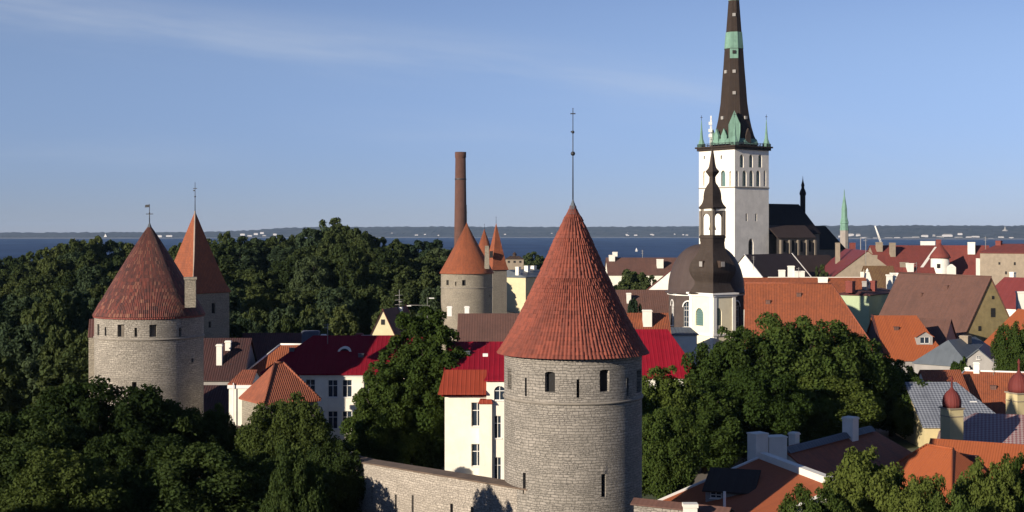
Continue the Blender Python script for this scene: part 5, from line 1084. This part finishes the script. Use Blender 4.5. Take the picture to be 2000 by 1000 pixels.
# ------------------------------------------------------------------ trees
def quads(name, V, mat):
    n = len(V); me = bpy.data.meshes.new(name); me.vertices.add(n * 4); me.vertices.foreach_set('co', V.reshape(-1).astype(np.float32))
    me.loops.add(n * 4); me.loops.foreach_set('vertex_index', np.arange(n * 4, dtype=np.int32)); me.polygons.add(n); me.polygons.foreach_set('loop_start', np.arange(0, n * 4, 4, dtype=np.int32)); me.polygons.foreach_set('loop_total', np.full(n, 4, dtype=np.int32))
    me.materials.append(mat); me.update(calc_edges=True); return me
def make_tree(seed, h, R, nclump, per, leaf, mat, low=.22, lob=.3, shape=1.0, name='broadleaf_tree'):
    rs = np.random.RandomState(seed); root = bpy.data.objects.new(name, None); C.objects.link(root)
    zc, hz_ = h * (1 + low) / 2, h * (1 - low) / 2
    i = np.arange(nclump); ph = i * 2.39996 + rs.rand(nclump) * .7; zz_ = 1 - 2 * (i + .5) / nclump; zz_ = np.clip(zz_ + rs.randn(nclump) * .08, -.98, .98)
    d = np.stack([np.sqrt(1 - zz_ ** 2) * np.cos(ph), np.sqrt(1 - zz_ ** 2) * np.sin(ph), zz_], 1)
    lo = np.clip(1 + lob * np.sin(2.0 * ph + seed) * np.cos(3 * zz_ + seed * 1.7) + lob * .5 * np.sin(5 * ph + seed * 2.3), .72, 1.1)
    rho = np.clip((.60 + .36 * rs.rand(nclump)) * lo, .3, .97)
    inner = rs.rand(nclump) < .22; rho[inner] *= .55
    prof = np.where(d[:, 2] > 0, 1, 1 - .25 * np.abs(d[:, 2]) ** 2 * shape)
    cc_ = np.stack([d[:, 0] * R * rho * prof, d[:, 1] * R * rho * prof, zc + d[:, 2] * hz_ * np.clip(rho, .3, 1.02)], 1)
    rc = (R * (.20 + .17 * rs.rand(nclump))) * min(1.0, (46 / nclump) ** .28)
    rc *= np.clip(1.15 - .45 * np.clip(d[:, 2], 0, 1), .6, 1.2)
    cnt = (per * (rc / rc.mean()) ** 2).astype(int) + 4
    ci = np.repeat(np.arange(nclump), cnt); n = len(ci)
    u = rs.randn(n, 3); u /= np.linalg.norm(u, axis=1)[:, None]
    u += .6 * d[ci] + np.array([0, 0, .12]); u /= np.linalg.norm(u, axis=1)[:, None]
    rr = rc[ci] * (.35 + .85 * rs.rand(n) ** .7); pos = cc_[ci] + u * rr[:, None] * np.array([1.0, 1.0, 1.02])
    nr = u * .8 + rs.randn(n, 3) * .6 + np.array([0, 0, .12]); nr /= np.linalg.norm(nr, axis=1)[:, None]
    tx = np.cross(nr, rs.randn(n, 3)); tx /= np.linalg.norm(tx, axis=1)[:, None]; ty = np.cross(nr, tx)
    s = leaf * (.55 + .8 * rs.rand(n)); a, b_ = tx * s[:, None], ty * (s * .62)[:, None]
    dr = np.zeros((n, 3)); dr[:, 2] = -.25 * s
    V = np.stack([pos - a + dr, pos + b_ * 1.0 - a * .1, pos + a + dr, pos - b_ - a * .1], 1)
    me = quads('crown', V, mat); o = bpy.data.objects.new('crown', me); C.objects.link(o); o.parent = root
    m = MB(); rg = random.Random(seed); r0 = max(.18, h * .022); pts = [Vector((0, 0, -.6)), Vector((rg.uniform(-.2, .2), rg.uniform(-.2, .2), h * .18)), Vector((rg.uniform(-.4, .4), rg.uniform(-.4, .4), h * .42)), Vector((rg.uniform(-.6, .6), rg.uniform(-.6, .6), h * .72))]
    m.tube(pts, [r0 * 1.25, r0, r0 * .7, r0 * .25], 8)
    for k in rg.sample(range(nclump), min(14, nclump)):
        c_ = Vector(cc_[k]); t_ = rg.uniform(.3, .75); st = pts[1].lerp(pts[3], t_) if c_.z > h * .45 else pts[1].lerp(pts[2], .6)
        m.tube([st, st.lerp(c_, .5) + Vector((0, 0, .1 * h * .3)), c_], [r0 * .4, r0 * .25, r0 * .08], 5)
    tr = m.build('trunk', BARK, None); tr.parent = root; off = tr.location.copy(); tr.location = off
    root['h'] = float(np.percentile(V[..., 2], 99.7)); root['R'] = float(np.percentile(np.hypot(V[..., 0], V[..., 1]), 97)); return root
TP = {}
def plant(kind, px, ytop, Y, hwpx, label, group=None, base=None, cat='tree', rz=None, name=None):
    x = (px - 1000) / F * Y; g0 = gz(x, Y) if base is None else base; zt = zat(ytop, Y)
    src, used = TP[kind]
    if not used: o = src; TP[kind][1] = True
    else:
        o = src.copy(); C.objects.link(o)
        for ch in src.children: c = ch.copy(); C.objects.link(c); c.parent = o
    if name: o.name = name
    o.location = (x, Y, g0); sx_ = hwpx * Y / F / src['R']; o.scale = (sx_, sx_, (zt - g0) / src['h'])
    o.rotation_euler = (0, 0, plant.rg.uniform(0, 6.28) if rz is None else rz); tag(o, label, cat, group); return o
plant.rg = random.Random(3)
for k, a in dict(nearA=(1, 15, 7.6, 210, 360, .21, LEAF, .06, .2), nearB=(2, 14, 7, 190, 360, .21, LEAF, .06, .25), tall=(3, 23, 5.4, 210, 340, .21, LEAF2, .06, .2), midA=(4, 19, 8.6, 220, 300, .26, LEAF2, .06, .18), midB=(5, 18, 7, 180, 330, .25, LEAF2, .06, .22),
                 light=(6, 11, 5, 130, 310, .19, LEAF3, .10, .3), woodA=(7, 20, 7, 130, 180, .44, WOODS, .05, .18), woodB=(8, 20, 7, 115, 190, .46, WOODS, .05, .22), woodC=(9, 21, 6.5, 120, 180, .44, LEAF4, .05, .16), bush=(10, 6, 3, 40, 130, .28, LEAF2, .05)).items():
    TP[k] = [make_tree(*a), False]
# lower left, close to the camera
NL = 'dark trees in the lower left corner'
for kd, px, yt, Y, hw, lb in (('nearA', 195, 752, 142, 150, 'dark broad tree in the lower left hiding the foot of the left round tower'), ('nearB', 35, 815, 132, 140, 'dark tree at the bottom left corner cut by the photo edge'), ('nearB', 335, 790, 146, 100, 'dark tree below the middle of the left round tower'), ('nearA', 415, 803, 149, 62, 'narrow dark tree below the right side of the left round tower'),
                             ('nearA', 565, 785, 144, 95, 'dark tree in front of the small wall turret'), ('nearB', 655, 868, 138, 62, 'small dark tree at the left end of the visible town wall'), ('nearA', 120, 890, 118, 150, 'dark tree at the bottom left, second from the corner'), ('nearB', 390, 878, 124, 150, 'dark tree at the bottom below the narrow dark tree'), ('nearB', 540, 905, 134, 120, 'dark tree at the bottom in front of the town wall'), ('nearA', 262, 850, 131, 120, 'dark tree at the bottom left beneath the broad tree'), ('nearA', 572, 885, 107, 78, 'lowest dark tree at the bottom left of the visible town wall')):
    plant(kd, px, yt, Y, hw, lb, NL)
plant('tall', 834, 612, 160.5, 87, 'tall dark green tree standing between the cream building and the white house')
plant('tall', 752, 712, 158, 72, 'shorter leafy tree leaning left of the tall tree before the cream building')
NR = 'trees right of the middle tower'
for kd, px, yt, Y, hw, lb in (('midA', 1555, 622, 196, 120, 'large green tree with the highest crown right of the middle tower'), ('midB', 1428, 648, 190, 95, 'green tree below the dark belfry'), ('midB', 1300, 722, 172, 78, 'dark green tree touching the right side of the middle tower'), ('midA', 1655, 655, 200, 88, 'green tree at the right shoulder of the large tree'), ('midB', 1740, 705, 203, 78, 'dark green tree left of the blue lattice roof'),
                             ('midA', 1480, 728, 178, 95, 'green tree in front above the double white chimney'), ('midB', 1375, 765, 172, 90, 'green tree in front between the middle tower and the white chimneys'), ('midA', 1610, 735, 190, 105, 'green tree above the square white chimney'), ('midB', 1785, 765, 198, 48, 'small dark tree beside the blue lattice roof'), ('midA', 1300, 800, 150, 72, 'dark lower tree at the foot of the middle tower')):
    plant(kd, px, yt, Y, hw, lb, NR)
FRN = 'light trees in the lower right corner'
for px, yt, Y, hw, lb in ((1690, 885, 117, 88, 'leafy light green tree in front of the white parapet'), (1588, 958, 110, 70, 'low leafy tree before the lit corner of the courtyard roof'), (1800, 935, 112, 72, 'leafy tree before the sunlit orange wing'), (1930, 905, 116, 66, 'leafy tree before the small dormer at lower right'), (1995, 893, 118, 52, 'leafy tree in the bottom right corner cut by the edge'), (1865, 968, 108, 66, 'lowest leafy tree between two taller ones at lower right')):
    plant('light', px, yt, Y, hw, lb, FRN)
plant('midA', 1988, 632, 226, 46, 'dark green tree at the right edge before the bright orange roof')
plant('woodA', 1236, 530, 430, 42, 'green tree among the far roofs right of the middle tower roof')
plant('woodB', 1275, 541, 420, 24, 'smaller green tree beside the white gabled house')
plant('woodC', 1238, 588, 262, 18, 'small dark tree before the brown roof near the domed church')
plant('woodB', 1606, 521, 410, 18, 'small green roof level tree below the dull red roof')
plant('bush', 1878, 700, 232, 26, 'green bush below the hipped grey roof', cat='bush', name='bush')
plant('woodB', 1045, 494, 720, 26, 'dark far tree left of the middle tower roof above the yellow house')
plant('woodC', 1028, 500, 730, 20, 'dark far tree just right of the beige turreted house')
# park woods behind the left towers
PROF = [(-60, 506), (0, 505), (60, 497), (120, 480), (150, 470), (185, 463), (215, 472), (245, 478), (300, 490), (400, 470), (420, 461), (440, 456), (470, 459), (492, 474), (510, 466), (560, 459), (600, 454), (632, 440), (655, 429), (675, 434), (692, 448), (712, 462), (735, 459), (770, 468), (800, 480), (825, 467), (850, 474), (870, 488), (890, 498)]
WG = 'trees of the park woods behind the left towers'
def wl(k): return {'woodA': 'dark green broad tree in the park woods behind the left towers', 'woodB': 'dark green uneven tree in the park woods behind the left towers', 'woodC': 'bluish green tree in the park woods behind the left towers'}[k]
wr = random.Random(21)
for Y, dy, stp, hw, amp, x0, x1 in ((470, 0, 36, 38, 3, -30, 885), (410, 22, 46, 42, 9, -40, 880), (350, 52, 54, 46, 12, -30, 870), (300, 92, 58, 42, 12, 90, 850), (262, 128, 60, 45, 12, 430, 690), (250, 100, 62, 50, 14, -20, 200), (215, 150, 70, 56, 18, -30, 190), (185, 215, 80, 66, 20, -30, 185), (228, 152, 58, 45, 12, 440, 640)):
    px = x0
    while px < x1:
        k = wr.choice(['woodA', 'woodB', 'woodC', 'woodA']); p = px + wr.uniform(-.2, .2) * stp
        ref = lerp(PROF, min(889, max(-59, p))) if dy < 60 else 470 if Y > 240 or p > 400 else 480
        plant(k, p, ref + dy + wr.uniform(-amp * .3, amp), Y + wr.uniform(-12, 12), hw * wr.uniform(.8, 1.2), wl(k), WG); px += stp
